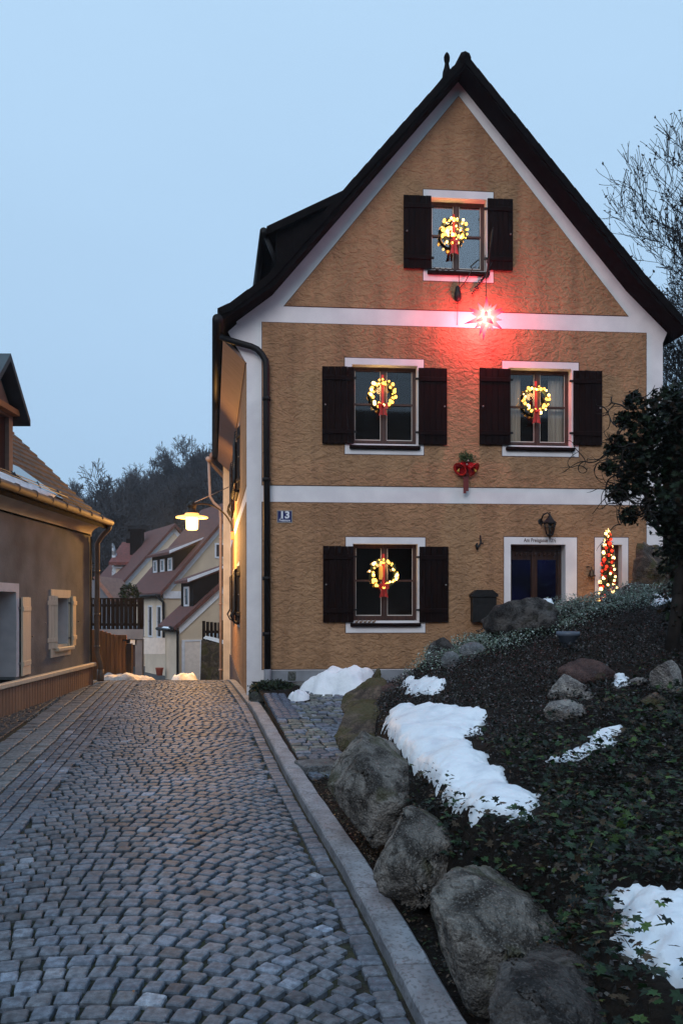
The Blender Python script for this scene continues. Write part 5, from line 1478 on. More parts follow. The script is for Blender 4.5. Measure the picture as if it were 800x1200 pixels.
# house B behind, brown roof and white verge
YB = 52.0
B0 = ray(136, 715, YB)
hb_, TgB, TeB, rfB, zrB = gabled('gabled_row_house', B0, e_c, 9, 7.6, -4.3, gZ(708, YB) + .75, R(49), (M['cream_b'], M['cream_b']), M['browntile'], 'gabled house with brown roof and white verge behind the carport balcony')
b = MB(); c = rfB
ch = TgB @ Vector((W_C * .30, 4.5, zrB - .6)); b.box(ch.x - .4, ch.x + .4, ch.y - .4, ch.y + .4, ch.z - 2, ch.z + .6); b.box(ch.x - .5, ch.x + .5, ch.y - .5, ch.y + .5, ch.z + .6, ch.z + .75); b.build('chimney', M['roofdark'], rfB)
# house A, red tiled, ridge across the view
YA = 56.0
root = empty('red_roof_house', ray(136, 690, YA)); o0 = root.location.copy(); tag(root, 'house with broad red tiled roof facing the street, furthest down the lane', 'house')
q = lambda px, py, y=YA: ray(px, py, y) - o0
a, bb = q(130, 659), q(186, 659); 
b = MB(); b.add([a + Vector((0, -.5, 0)), bb + Vector((.6, -.5, 0)), q(186, 631) + Vector((.6, 3.2, .0)) * 1.0, q(129, 631) + Vector((0, 3.2, 0)), a + Vector((0, -.5, -.2)), bb + Vector((.6, -.5, -.2)), q(186, 631) + Vector((.6, 3.2, -.2)), q(129, 631) + Vector((0, 3.2, -.2))], [(0, 1, 2, 3), (7, 6, 5, 4), (0, 4, 5, 1), (0, 3, 7, 4)])
b.add([q(129, 631) + Vector((0, 3.2, -.1)), q(186, 631) + Vector((.6, 3.2, -.1)), q(186, 665) + Vector((.6, 6.5, 0)), q(129, 665) + Vector((0, 6.5, 0))], [(0, 1, 2, 3)])
b.build('roof', M['redtile'], root)
b = MB(); b.box(q(136, 1).x, q(190, 1).x, 0, 6, -3.0, q(1, 660).z); b.build('wall', M['cream_b'], root)
b = MB(); b.plate([(q(129.5, 1).x, -3), (q(136, 1).x, -3), (q(136, 1).x, q(1, 660).z), (q(130, 1).x, q(1, 636).z)], [], .3, .8); b.build('weathered_wall', mat('flaking_plaster', (.55, .60, .66), .9, (.18, .17, .17), 3, pos=(.45, .52), detail=8), root)
b = MB(); b.box(q(134, 1).x, q(190, 1).x, -.12, .0, q(1, 666).z, q(1, 661).z); b.build('cornice', M['trim'], root)
b = MB(); x = q(131, 1).x; b.box(x + .2, x + 1.0, 3, 3.6, q(1, 640).z, q(1, 627).z); b.build('chimney', M['roofdark'], root)
# small grey outbuilding roof, lit, just above the balcony fence
YE = 30.0
root = empty('garden_shed', ray(118, 700, YE)); o0 = root.location.copy(); tag(root, 'small grey outbuilding with sloping orange lit roof behind the balcony fence', 'shed')
q = lambda px, py, y=YE: ray(px, py, y) - o0
b = MB(); b.plate([(q(100, 1).x, -3.6), (q(134, 1).x, -3.6), (q(134, 1).x, q(1, 704).z), (q(113, 1).x, q(1, 680).z), (q(100, 1).x, q(1, 680).z)], [], 0, 3); b.build('wall', mat('blue_grey_render', (.16, .18, .22), .8), root)
b = MB(); b.plate([(q(112, 1).x, q(1, 677).z), (q(115, 1).x, q(1, 675).z), (q(139, 1).x, q(1, 704).z), (q(134, 1).x, q(1, 706).z)], [], -.3, 3.2); b.build('roof', mat('shed_tile', (.30, .16, .12), .7, (.20, .10, .08), 8), root)
# white board, stone wall, picket fence on the right side of the lane
p = ray(183, 789, 40); root = empty('notice_board', p); tag(root, 'blank white board on posts in front of the cream house', 'board')
b = MB(); b.box(-.72, .72, 0, .05, .95, 1.75); b.build('panel', mat('white_board', (.78, .70, .64), .6), root)
b = MB(); b.box(-.72, -.64, .0, .06, -.3, .95); b.box(.64, .72, .0, .06, -.3, .95); b.build('post', M['greymetal'], root)
p = ray(187, 789, 39.5); root = empty('traffic_cone', p); tag(root, 'small reddish flower tub at the foot of the white board', 'tub')
b = MB(); b.lathe([(.14, -.1), (.2, .25), (.22, .27), (.18, .27)], 10); b.build('tub_body', mat('terracotta', (.42, .10, .06), .7), root)
root.name = 'flower_tub'
YW = 29.0
root = empty('stone_wall', ray(248, 780, YW)); o0 = root.location.copy(); tag(root, 'dark mossy field stone retaining wall beside the lane, under the picket fence', 'wall')
q = lambda px, py, y=YW: ray(px, py, y) - o0
b = MB(); b.plate([(q(234, 1).x, -1.4), (q(266, 1).x, -1.4), (q(266, 1).x, q(1, 756).z), (q(236, 1).x, q(1, 750).z)], [], 0, .5); b.build('masonry', M['wallstone'], root)
b = MB(); b.add([q(238, 748), q(266, 756), q(266, 750) + Vector((0, 1, .1)), q(240, 745) + Vector((0, 1, .1))], [(0, 1, 2, 3)], smooth=True); b.build('snow_cap', M['snow'], root)
root = empty('picket_fence', ray(240, 748, YW + .4)); o0 = root.location.copy(); tag(root, 'weathered dark picket fence on the stone wall beside the lane', 'fence')
q = lambda px, py, y=YW + .4: ray(px, py, y) - o0
b = MB(); x = q(237, 1).x
while x < q(266, 1).x:
    h = rr.uniform(-.05, .05); b.box(x, x + .11, 0, .03, q(1, 752).z, q(1, 728).z + h); x += .14
b.build('pickets', M['darkfence'], root)
b = MB(); b.box(q(237, 1).x, q(266, 1).x, .03, .07, q(1, 742).z, q(1, 739).z); b.build('rail', M['darkfence'], root)

# snow heaps along the crest
def snow_heap(name, px, py, y, w, d, h, label, seed, m='snow', rz=0, nz=.35):
    p = ray(px, py, y); n = 36; V = []; Fq = []
    for i in range(n + 1):
        for j in range(n + 1):
            a, c = i / n * 2 - 1, j / n * 2 - 1
            r_ = math.sqrt(a * a + c * c); q_ = noise.noise(Vector((a * 1.7 + seed, c * 1.7, seed * 2))) * .35
            rim = 1 - r_ + q_ * .8
            t = max(0, min(1, rim / .55)); t = t * t * (3 - 2 * t)
            z = h * t * (1 + nz * noise.noise(Vector((a * 3, c * 3, seed)))) + .025 * t * noise.noise(Vector((a * 9, c * 9, seed))) - .03 * (t < .02)
            V.append((a * w / 2, c * d / 2, z))
    for i in range(n):
        for j in range(n):
            k_ = i * (n + 1) + j; Fq.append((k_, k_ + n + 1, k_ + n + 2, k_ + 1))
    o = np_mesh(name, np.array(V), np.array(Fq), M[m], smooth=True); o.location = p; o.rotation_euler = (0, 0, rz); tag(o, label, 'snow patch'); return o
snow_heap('snow_heap', 145, 803, 17.2, 1.5, .9, .22, 'low dirty snow heap at the foot of the wooden gate', 3, 'dirtysnow')
snow_heap('snow_heap', 217, 801, 19.0, .75, .8, .22, 'small pointed snow heap at the road crest under the street lamp', 8, 'snow')
snow_heap('snow_heap', 402, 818, 12.1, 1.45, .95, .42, 'large smooth snow heap against the ochre house by the flagstones', 5, 'snow')
snow_heap('snow_heap', 351, 826, 11.6, .42, .5, .18, 'small snow heap between the stone planter and the large heap', 6, 'snow')
# ---------------------------------------------------------------- garden
gx = np.arange(-.6, 12, .07); gy = np.arange(-3, 18, .07)
def gz_fn(X, Y):
    X = np.asarray(X, dtype=float); Y = np.asarray(Y, dtype=float)
    e = eb_v(Y); t = np.clip((X - e + .12) / .30, 0, 1); t = t * t * (3 - 2 * t)
    zf = -1.55 + np.clip(Y - 8, 0, 4) * .08
    return zf + (gz_raw(X, Y) - zf) * t
def gz_raw(X, Y):
    return zg_arr(X, Y) + .03 * np.sin(X * 5.1 + np.sin(Y * 3)) * np.sin(Y * 4.3 + X) + .015 * np.sin(X * 13 + Y * 3) * np.sin(Y * 11)
def keep_g(X, Y):
    front = Cc.y + (X - Cc.x) * Fd.y / Fd.x
    inside = (Y > front - .0) & (X < Cc.x + W_R * Fd.x + .0)
    return (X > eb_v(Y) - .12) & ~inside & (Y < 17)
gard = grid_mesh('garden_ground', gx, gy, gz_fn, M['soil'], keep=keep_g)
def gzn(x, y): return float(gz_fn(np.array([x]), np.array([y]))[0])

# boulders
def rock(name, loc, dims, seed, m, label, cat='boulder', group=None, rz=0.0, sub=4, ncut=11, rough=.10, tilt=(0, 0), parent=None):
    bm = bmesh.new(); bmesh.ops.create_icosphere(bm, subdivisions=sub, radius=1)
    r = random.Random(seed)
    cuts = []
    for _ in range(ncut):
        d = Vector((r.gauss(0, 1), r.gauss(0, 1), r.gauss(0, .9))).normalized(); cuts.append((d, r.uniform(.42, .74)))
    for v in bm.verts:
        p = v.co.copy()
        for d, k_ in cuts:
            t = p.dot(d)
            if t > k_: p -= d * (t - k_) * .97
        nn = v.co.normalized()
        p += nn * (noise.fractal(p * 1.6 + Vector((seed * 3.1, 0, 0)), .8, 2.1, 5) * rough + noise.noise(p * 7 + Vector((0, seed, 0))) * rough * .25 + noise.noise(p * 17 + Vector((0, seed, 0))) * rough * .12)
        v.co = p
    bb = [max(v.co[i] for v in bm.verts) - min(v.co[i] for v in bm.verts) for i in range(3)]
    cc_ = [(max(v.co[i] for v in bm.verts) + min(v.co[i] for v in bm.verts)) / 2 for i in range(3)]
    for v in bm.verts:
        v.co = Vector(((v.co[i] - cc_[i]) / bb[i] * dims[i] for i in range(3)))
    me = bpy.data.meshes.new(name); bm.to_mesh(me); bm.free()
    me.materials.append(M[m]); me.polygons.foreach_set('use_smooth', [True] * len(me.polygons))
    o = bpy.data.objects.new(name, me); col.objects.link(o); o.location = loc; o.rotation_euler = (tilt[0], tilt[1], rz)
    if label: tag(o, label, cat, group)
    return o
G_B = 'boulders edging the garden'
def boulder(px, py, y, w, d, h, seed, label, rz=0, m='rock', tilt=(0, 0), grp=G_B, ncut=11, sub=5, rough=.09):
    """px,py = centre of the visible boulder"""
    return rock('boulder', ray(px, py, y), (w, d, h), seed, m, label, 'boulder', grp, rz, sub, ncut, rough, tilt)
def boulder_hit(px, pyb, wpx, hpx, seed, label, m='rock', grp=G_B, ncut=11, rough=.09):
    P = hit_garden(px, pyb - 3); k_ = P.y / F_PX; h = hpx * k_ * 1.35
    return rock('boulder', P + Vector((0, wpx * k_ * .3, h * .30)), (wpx * k_, wpx * k_ * .85, h), seed, m, label, 'boulder', grp, 0, 4, ncut, rough)
def hull_rock(pts, seed, m, label, back=.28, vox=.012, rough=.8):
    """angular block: hull of outline points (px, py, depth), with a fractured worn surface"""
    W_ = [ray(a, b_, c_) for a, b_, c_ in pts]
    c0 = sum(W_, Vector()) / len(W_)
    P = list(W_)
    for p in W_:
        q = c0 + (p - c0) * .72; P.append(q + Vector((back * .35, back, -.03)))
    bm = bmesh.new()
    for p in P: bm.verts.new(p - c0)
    bmesh.ops.convex_hull(bm, input=bm.verts)
    for v in [v for v in bm.verts if not v.link_faces]: bm.verts.remove(v)
    me = bpy.data.meshes.new('tmp'); bm.to_mesh(me); bm.free()
    t = bpy.data.objects.new('tmp', me); col.objects.link(t)
    md = t.modifiers.new('r', 'REMESH'); md.mode = 'VOXEL'; md.voxel_size = vox
    sm = t.modifiers.new('s', 'SMOOTH'); sm.iterations = 1; sm.factor = .5
    me2 = bpy.data.meshes.new_from_object(t.evaluated_get(bpy.context.evaluated_depsgraph_get()))
    bpy.data.objects.remove(t)
    off = Vector((seed * 2.7, seed, 0)); rq = random.Random(seed)
    for _ in range(9):
        d = Vector((rq.gauss(-.2, .7), rq.gauss(-.5, .7), rq.gauss(.35, .7))).normalized()
        sup = max(v.co.dot(d) for v in me2.vertices) * rq.uniform(.66, .86)
        for v in me2.vertices:
            t = v.co.dot(d)
            if t > sup: v.co = v.co - d * (t - sup) * .96
    me2.update()
    for v in me2.vertices: v.co *= 1.13
    for v in me2.vertices:
        p = v.co; n_ = v.normal
        d = noise.fractal(p * 3.2 + off, .9, 2.0, 4) * .032
        r_ = noise.noise(p * 5.5 + off * 2); d -= max(0, .10 - abs(r_)) * .10          # cracks
        c_ = noise.noise(Vector((p.x * 4, p.y * 4, p.z * 2)) + off * 3); k5 = c_ * 5; fl = math.floor(k5); t5 = min(1, (k5 - fl) / .35); d += ((fl + t5) / 5) * .022   # ledges
        d += noise.noise(p * 24 + off) * .007 + noise.noise(p * 55 + off) * .0035
        v.co = p + n_ * d * rough
    me2.materials.clear(); me2.materials.append(M[m]); me2.polygons.foreach_set('use_smooth', [True] * len(me2.polygons))
    o = bpy.data.objects.new('boulder', me2); col.objects.link(o); o.location = c0; tag(o, label, 'boulder', G_B); me2.name = 'boulder'
    return o
hull_rock([(596, 1140, 2.3), (618, 1128, 2.4), (668, 1136, 2.42), (712, 1165, 2.36), (748, 1205, 2.25), (760, 1290, 2.1), (700, 1300, 1.98), (600, 1310, 2.0), (574, 1240, 2.12), (582, 1180, 2.2), (650, 1180, 2.12)], 31, 'rockdark', 'lowest dark boulder at the very foot of the garden row, nearest the snow corner', vox=.010, rough=.7)
hull_rock([(503, 1045, 3.15), (522, 1024, 3.22), (548, 1020, 3.3), (588, 1052, 3.28), (640, 1076, 3.2), (664, 1096, 3.12), (662, 1130, 3.02), (600, 1190, 2.9), (578, 1196, 2.95), (548, 1170, 3.0), (510, 1110, 3.08), (502, 1075, 3.12), (596, 1120, 2.92)], 40, 'rock', 'largest grey wedge shaped boulder beside the kerb end, overhung by ivy', vox=.012)
hull_rock([(466, 952, 4.35), (482, 948, 4.4), (508, 962, 4.4), (532, 984, 4.3), (528, 1010, 4.15), (505, 1055, 4.0), (482, 1068, 4.05), (455, 1045, 4.12), (434, 1005, 4.2), (440, 978, 4.3), (490, 1005, 4.02)], 33, 'rock', 'rough upright boulder between the largest boulder and the tall leaning one')
hull_rock([(404, 882, 5.5), (424, 864, 5.6), (444, 872, 5.6), (478, 902, 5.5), (500, 930, 5.35), (494, 955, 5.15), (458, 1000, 4.95), (436, 992, 5.0), (404, 955, 5.15), (386, 925, 5.35), (388, 898, 5.45), (440, 930, 5.0)], 34, 'rock', 'tall leaning grey boulder below the long snow patch', back=.4)
hull_rock([(398, 838, 7.7), (424, 828, 7.8), (456, 838, 7.7), (464, 866, 7.2), (440, 886, 6.9), (404, 896, 6.9), (390, 872, 7.2)], 35, 'rockbrown', 'brown mossy boulder between the tall leaning boulder and the flagstones', back=.5, vox=.018)
hull_rock([(403, 808, 9.9), (422, 796, 10), (446, 798, 10), (456, 818, 9.6), (448, 842, 9.2), (412, 848, 9.2), (402, 828, 9.6)], 36, 'rockbrown', 'rounded brown boulder at the top end of the row by the forecourt', back=.6, vox=.02)
boulder(470, 812, 9.8, .75, .7, .28, 37, 'flat reddish slab behind the uppermost boulder of the row', R(5), 'rockred', ncut=8)
boulder_hit(522, 776, 46, 24, 38, 'dark pitted stone behind the two round grey stones', 'rockdark')
boulder_hit(616, 752, 92, 46, 39, 'big dark boulder with a snow cap in front of the house door', 'rockdark', rough=.14)
boulder(668, 712, 11.2, .5, .4, .22, 51, 'low dark stone on the mound between door boulder and lit tree', 0, 'rockdark', sub=4)
boulder(740, 700, 10.8, .60, .5, .40, 52, 'dark rounded stone on the mound crest just below the lit tree', 0, 'rockdark', sub=4)
boulder(762, 668, 13.2, .85, .6, .95, 53, 'mossy brown rock at the house corner beside the lit tree', R(20), 'rockbrown', rough=.14)
boulder_hit(529, 786, 23, 18, 54, 'smaller of two round grey stones, at the edge of the frosted plants', 'rockgrey', 'round stones', 0, .03)
boulder_hit(555, 775, 32, 18, 55, 'larger of two round grey stones among frosted plants', 'rockgrey', 'round stones', 0, .03)
for a in ((668, 820, 42, 25, 56, 'pale cracked limestone standing above its flatter twin in the garden bed', 'rocklight'),
          (666, 849, 50, 22, 57, 'pale flat limestone lying just below a cracked one in the garden bed', 'rocklight'),
          (650, 822, 16, 9, 58, 'small pale stone touching the cracked limestone', 'rocklight'),
          (690, 823, 16, 9, 59, 'small pale stone at the other side of the cracked limestone', 'rocklight'),
          (784, 815, 38, 36, 60, 'big jagged pale limestone at the garden edge under the shrub', 'rocklight'),
          (750, 808, 20, 10, 61, 'small flat pale stone next to the jagged limestone', 'rocklight'),
          (690, 806, 66, 28, 62, 'low reddish dark rock sunk in the middle of the bed', 'rockred'),
          (768, 832, 34, 16, 63, 'mossy brown stone lying under the jagged limestone', 'rockbrown')):
    boulder_hit(*a, grp='stones in the garden bed')
# pot
p = hit_garden(665, 757); root = empty('flower_pot', p + Vector((0, 0, -.05))); tag(root, 'small bluish conical flower pot sunk among the frosted plants', 'pot')
b = MB(); b.lathe([(.055, 0), (.10, .15), (.12, .16), (.12, .20), (.10, .20), (.09, .12)], 18); b.build('pot_body', mat('slate_pot', (.10, .13, .18), .5), root)
b = MB(); b.tube([(0, -.1, .11), (0.0, -.13, .06), (.0, -.11, .03)], .006, 4); b.build('handle', M['iron'], root)

# ---------------------------------------------------------------- snow patches in the garden
snow_polys = {
 'long': [(450, 838), (470, 828), (520, 832), (572, 834), (566, 852), (545, 868), (570, 885), (600, 912), (636, 930), (625, 972), (590, 962), (545, 955), (530, 930), (505, 910), (470, 885), (447, 862)],
 'small': [(640, 892), (668, 872), (690, 856), (732, 853), (728, 872), (700, 880), (672, 893)],
 'near': [(706, 1045), (735, 1030), (765, 1040), (800, 1058), (860, 1080), (880, 1190), (800, 1180), (760, 1150), (705, 1122), (728, 1090), (724, 1068)],
 'top': [(470, 800), (500, 794), (522, 806), (508, 818), (478, 815)],
 'mound': [(764, 698), (780, 695), (789, 706), (768, 710)],
 'tiny': [(716, 790), (736, 790), (738, 804), (722, 808)],
}
labels_s = {'long': 'long melting snow patch behind the tall leaning boulder', 'small': 'narrow snow strip in the ivy below the pale limestones', 'near': 'thick snow patch at the lower corner beside the ivy',
            'top': 'thin broken snow patch by the flat reddish slab', 'mound': 'snow remains at the mound crest under the shrub', 'tiny': 'tiny snow crumbs between limestones in the dark bed'}
SN = {}
def poly_sdf(P, X, Y):
    d = np.full(X.shape, 1e9); ins = np.zeros(X.shape, bool); n = len(P)
    for i in range(n):
        ax, ay = P[i]; bx, by = P[(i + 1) % n]
        ex, ey = bx - ax, by - ay; wx, wy = X - ax, Y - ay
        t = np.clip((wx * ex + wy * ey) / (ex * ex + ey * ey), 0, 1)
        d = np.minimum(d, np.hypot(wx - ex * t, wy - ey * t))
        c = ((ay > Y) != (by > Y)) & (X < (bx - ax) * (Y - ay) / (by - ay + 1e-12) + ax); ins ^= c
    return np.where(ins, d, -d)
nv = np.vectorize(lambda x, y, s: noise.noise(Vector((x * s, y * s, 3.3))))
for k_, poly in snow_polys.items():
    P = [(h.x, h.y) for h in (hit_garden(*q) for q in poly)]
    SN[k_] = P
    px = [p[0] for p in P]; py = [p[1] for p in P]
    st = .02 if k_ in ('long', 'near', 'small') else .016
    X, Y = np.meshgrid(np.arange(min(px) - .15, max(px) + .15, st), np.arange(min(py) - .15, max(py) + .15, st))
    sd = poly_sdf(P, X, Y) + .07 * nv(X, Y, 5) + .05 * nv(X, Y, 14) + .03 * nv(X, Y, 37) - .02
    big = k_ in ('long', 'near'); sd = np.minimum(sd, X - eb_v(Y) - .12 + .03 * nv(X, Y, 14))
    t = np.clip(sd / (.16 if big else .06), 0, 1); th = (.050 if big else .03)
    if k_ == 'near': th = .075
    Z = gz_fn(X, Y) + th * (1 - (1 - t) ** 2.2) + .02 * t * nv(X, Y, 5) + .006 * nv(X, Y, 30) + .004 - np.where(sd < 0, .05, 0)
    V = np.stack([X, Y, Z], -1).reshape(-1, 3); ny_, nx_ = X.shape
    i = np.arange(nx_ - 1)[None, :] + (np.arange(ny_ - 1) * nx_)[:, None]
    Fq = np.stack([i, i + 1, i + nx_ + 1, i + nx_], -1).reshape(-1, 4)
    kp = (sd.reshape(-1)[Fq] > -.0).any(1); Fq = Fq[kp]
    us = np.unique(Fq); mp = np.full(len(V), -1); mp[us] = np.arange(len(us))
    c0 = V[us].mean(0)
    o = np_mesh('snow_patch', V[us] - c0, mp[Fq], M['snow'], smooth=True); o.location = c0
    tag(o, labels_s[k_], 'snow patch')
def snow_depth(X, Y):
    d = np.full(X.shape, -9.0)
    for P in SN.values(): d = np.maximum(d, poly_sdf(P, X, Y))
    return d
# snow caps on the door boulder
snow_heap('snow_tuft', 640, 707, 10.25, .22, .2, .05, 'little snow cap on the big dark boulder before the door', 12, 'snow')

# ---------------------------------------------------------------- ground cover
def cover(name, n, region, size, T, TF, cols_, label, cat, tilt, hgt, seed, dens=None, m='leaf', snowmin=.04):
    g = np.random.default_rng(seed)
    X = g.uniform(region[0], region[1], n * 2); Y = region[2] + (region[3] - region[2]) * g.beta(1.0, 1.35, n * 2)
    k = (X > eb_v(Y) + .0) & keep_g(X, Y)
    sd = snow_depth(X, Y); k &= (sd < snowmin * g.uniform(-1.5, 1.6, n * 2))
    if dens is not None: k &= g.uniform(0, 1, n * 2) < dens(X, Y)
    X, Y = X[k][:n], Y[k][:n]; n = len(X)
    nz = np.array([noise.noise(Vector((x * 2.5, y * 2.5, seed))) for x, y in zip(X, Y)])
    Z = gz_fn(X, Y) + g.uniform(0, 1, n) ** .8 * hgt * (1 + 1.2 * nz) + .004
    V, Fq = scatter(T, TF, np.stack([X, Y, Z], 1), rand_rots(n, tilt, g), g.uniform(.55, 1.25, n) * size)
    cc = np.array(cols_)[g.integers(0, len(cols_), n)] * g.uniform(.6, 1.35, (n, 1)) * (1 + .35 * nz[:, None])
    cc = np.repeat(np.clip(cc, 0, 1), len(T), 0)
    o = np_mesh(name, V, Fq, M[m], colors=cc); tag(o, label, cat, kind='stuff'); return o
small = np.array([[0, -.5, 0], [.30, -.05, .07], [0, .5, 0], [-.30, -.05, .07]]); smallF = np.array([[0, 1, 2, 3]])
# five lobed ivy leaf
iv = [(0, 0, .0), (0, -.05, 0), (.22, -.30, .03), (.30, -.08, .05), (.55, -.02, .0), (.32, .16, .06), (.34, .42, .02), (.14, .36, .05), (0, .75, -.03), (-.14, .36, .05), (-.34, .42, .02), (-.32, .16, .06), (-.55, -.02, .0), (-.30, -.08, .05), (-.22, -.30, .03)]
ivyT = np.array(iv); ivyF = np.array([[0, i, i + 1] for i in range(1, 14)] + [[0, 14, 1]])
IVYC = [(.016, .040, .016), (.024, .06, .02), (.010, .025, .013), (.045, .085, .02), (.014, .032, .02), (.008, .018, .010), (.006, .012, .008), (.05, .035, .02)]
def ivy_d(X, Y):
    # ivy fills the near right half, thinning towards the middle of the bed
    return np.clip(1.3 - np.abs(Y - 3.6) * .0 - np.clip(Y - 4.4, 0, 9) * .9 + np.clip(X - 1.4, 0, 2) * 1.0, 0, 1)
cover('ivy', 15000, (.4, 4.2, 1.2, 7.0), .042, ivyT, ivyF, IVYC, 'glossy dark ivy leaves covering the garden bank beside the boulders', 'ivy', .55, .13, 5, ivy_d, snowmin=.012)
cover('ground_cover', 110000, (-.1, 7, 2.2, 11.6), .026, small, smallF, [(.008, .012, .008), (.013, .020, .013), (.045, .045, .048), (.10, .10, .105), (.006, .009, .006), (.014, .012, .010)], 'dark small leaved creeping plants over the garden bank', 'ground cover', .8, .07, 6, None, snowmin=.03)  # pale greys: leaf highlights put into the colour
cover('leaf_litter', 9000, (.2, 5, 1.2, 11), .022, small, smallF, [(.07, .045, .03), (.04, .028, .02), (.12, .11, .10), (.02, .015, .012)], 'brown withered leaves littering the garden bank', 'leaf litter', .5, .055, 8, snowmin=.075)
def frost_d(X, Y):
    a = np.exp(-(((X - 1.55) / .75) ** 2 + ((Y - 9.5) / .75) ** 2)) + 1.3 * np.exp(-(((X - 3.2) / .95) ** 2 + ((Y - 10.2) / .75) ** 2)) + .5 * np.exp(-(((X - 2.4) / .5) ** 2 + ((Y - 10) / .5) ** 2))
    return np.clip(a * 1.4 - .25, 0, 1)
cover('frosted_plants', 52000, (.5, 6.5, 8.2, 11.6), .024, small, smallF, [(.17, .25, .19), (.25, .33, .28), (.10, .15, .11), (.40, .47, .45)], 'frosted grey green cushion plants along the mound crest', 'plants', .9, .14, 7, frost_d)
# litter and debris in the soil strip by the kerb
g = np.random.default_rng(9); n = 5000
Y = g.uniform(1.5, 8, n); X = xk_v(Y) + .19 + g.uniform(0, .5, n); Z = np.array([zfore(y) for y in Y]) + g.uniform(-.015, .012, n)
V, Fq = scatter(small, smallF, np.stack([X, Y, Z], 1), rand_rots(n, .5, g), g.uniform(.012, .034, n))
cc = np.repeat(np.array([(.05, .035, .025), (.02, .018, .014), (.02, .035, .012), (.14, .10, .07), (.012, .01, .009)])[g.integers(0, 5, n)] * g.uniform(.5, 1.3, (n, 1)), 4, 0)
o = np_mesh('soil_litter', V, Fq, M['leaf'], colors=cc); tag(o, 'dead leaves and moss in the dark strip behind the kerb', 'leaf litter', kind='stuff')

# planter by the corner
root = empty('stone_planter', ray(320, 815, 12.4)); o0 = root.location.copy(); tag(root, 'low planter of mossy granite blocks with dark green plants at the house corner', 'planter')
r = random.Random(4)
for row in range(2):
    for k_ in range(3):
        w = .215; x0 = -.36 + k_ * .235 + (row % 2) * .03
        bm = MB(); bm.box(x0, x0 + w, -.14 + r.uniform(-.02, .02), .02, -.26 + row * .17, -.26 + row * .17 + .155, bev=.02); bm.build('block', M['planterstone'], root)
for k_ in range(2):
    bm = MB(); bm.box(-.38, -.24, .05 + k_ * .3, .3 + k_ * .3, -.3, .05, bev=.02); bm.build('block', M['planterstone'], root)
leafball('foliage', root, (-.02, .12, .09), .36, 2600, .045, [(.02, .035, .018), (.03, .055, .025), (.012, .02, .012)], 4, squash=.38)
b = MB(); b.box(-.3, .34, -.1, .4, -.1, .04); b.build('soil', M['soil'], root)
# small grey things by the wall
root = empty('boot_scraper', ray(342, 793, 12.7)); tag(root, 'small grey stone block against the plinth by the pipe foot', 'block')
b = MB(); b.box(-.06, .06, -.05, .05, -.06, .08, bev=.01); b.build('block_body', M['planterstone'], root); root.name = 'stone_block'

# ---------------------------------------------------------------- contorted shrub overgrown with ivy
root = empty('contorted_shrub', (2.95, 7.3, zg(2.95, 7.3))); o0 = root.location.copy()
tag(root, 'dark ivy grown contorted hazel with curling bare twigs, beside the house', 'shrub')
def sc(px, py, y=7.3): return ray(px, py, y) - o0
r = random.Random(17)
b = MB()
trunk = [Vector((0, 0, -.1)), sc(792, 720), sc(800, 640), sc(792, 560), sc(788, 490)]
b.tube(trunk, [.07, .06, .05, .035, .02], 8)
for t_ in ((820, 560), (760, 520), (745, 560), (760, 610), (835, 500)): b.tube([sc(796, 640), (sc(796, 640) + sc(*t_)) / 2 + Vector((0, .1, .03)), sc(*t_)], [.035, .025, .012], 6)
b.build('trunk', M['bark'], root)
def curl(p, d, ln, rad, r, depth, mb):
    pts = [p.copy()]; q = p.copy(); dd = d.normalized(); ax = Vector((r.gauss(0, .4), r.choice((-1, 1)), r.gauss(0, .4))).normalized(); n = int(ln / .022); w = r.uniform(.25, .5)
    for i in range(n):
        if r.random() < .12: ax = Vector((r.gauss(0, .5), r.choice((-1, 1)), r.gauss(0, .5))).normalized(); w = r.uniform(.15, .55)
        dd = (Matrix.Rotation(w, 3, ax) @ dd); dd = (dd * .8 + d * .22).normalized()
        q = q + dd * .022; pts.append(q.copy())
        if depth and r.random() < .13: curl(q, (dd + Vector((r.gauss(0, .6), r.gauss(0, .6), r.gauss(0, .6)))).normalized(), ln * r.uniform(.3, .6), rad * .7, r, depth - 1, mb)
    mb.tube(pts, [rad * (1 - .6 * i / max(1, len(pts) - 1)) for i in range(len(pts))], 4)
b = MB()
for (px, py, tx, ty) in ((735, 480, 705, 465), (722, 500, 705, 480), (740, 470, 742, 448), (745, 520, 700, 545), (735, 545, 685, 535), (730, 540, 685, 560), (735, 560, 690, 570), (745, 575, 685, 590), (745, 590, 695, 592), (755, 600, 712, 612), (750, 585, 692, 600), (770, 600, 742, 616), (780, 610, 765, 622), (725, 525, 668, 512), (732, 575, 700, 580), (735, 500, 712, 500), (730, 530, 690, 550)):
    p = sc(px, py, 7.3 + r.uniform(-.3, .3)); t_ = sc(tx, ty, 7.3 + r.uniform(-.3, .3)); curl(p, t_ - p, (t_ - p).length * 1.5, .008, r, 2, b)
b.build('twigs', M['bark'], root)
g = np.random.default_rng(3)
blobs = [(785, 490, .26), (768, 520, .26), (800, 540, .36), (762, 560, .24), (752, 500, .17), (745, 535, .16), (790, 600, .26), (830, 560, .42), (820, 480, .3), (835, 640, .36), (800, 650, .22), (742, 470, .08), (738, 565, .14), (768, 598, .14), (720, 522, .10), (714, 548, .07), (724, 578, .09), (736, 604, .09), (730, 492, .07), (812, 660, .32), (806, 712, .24), (870, 540, .4), (845, 700, .3), (812, 710, .22), (850, 440, .25), (775, 470, .12)]
Ps = []
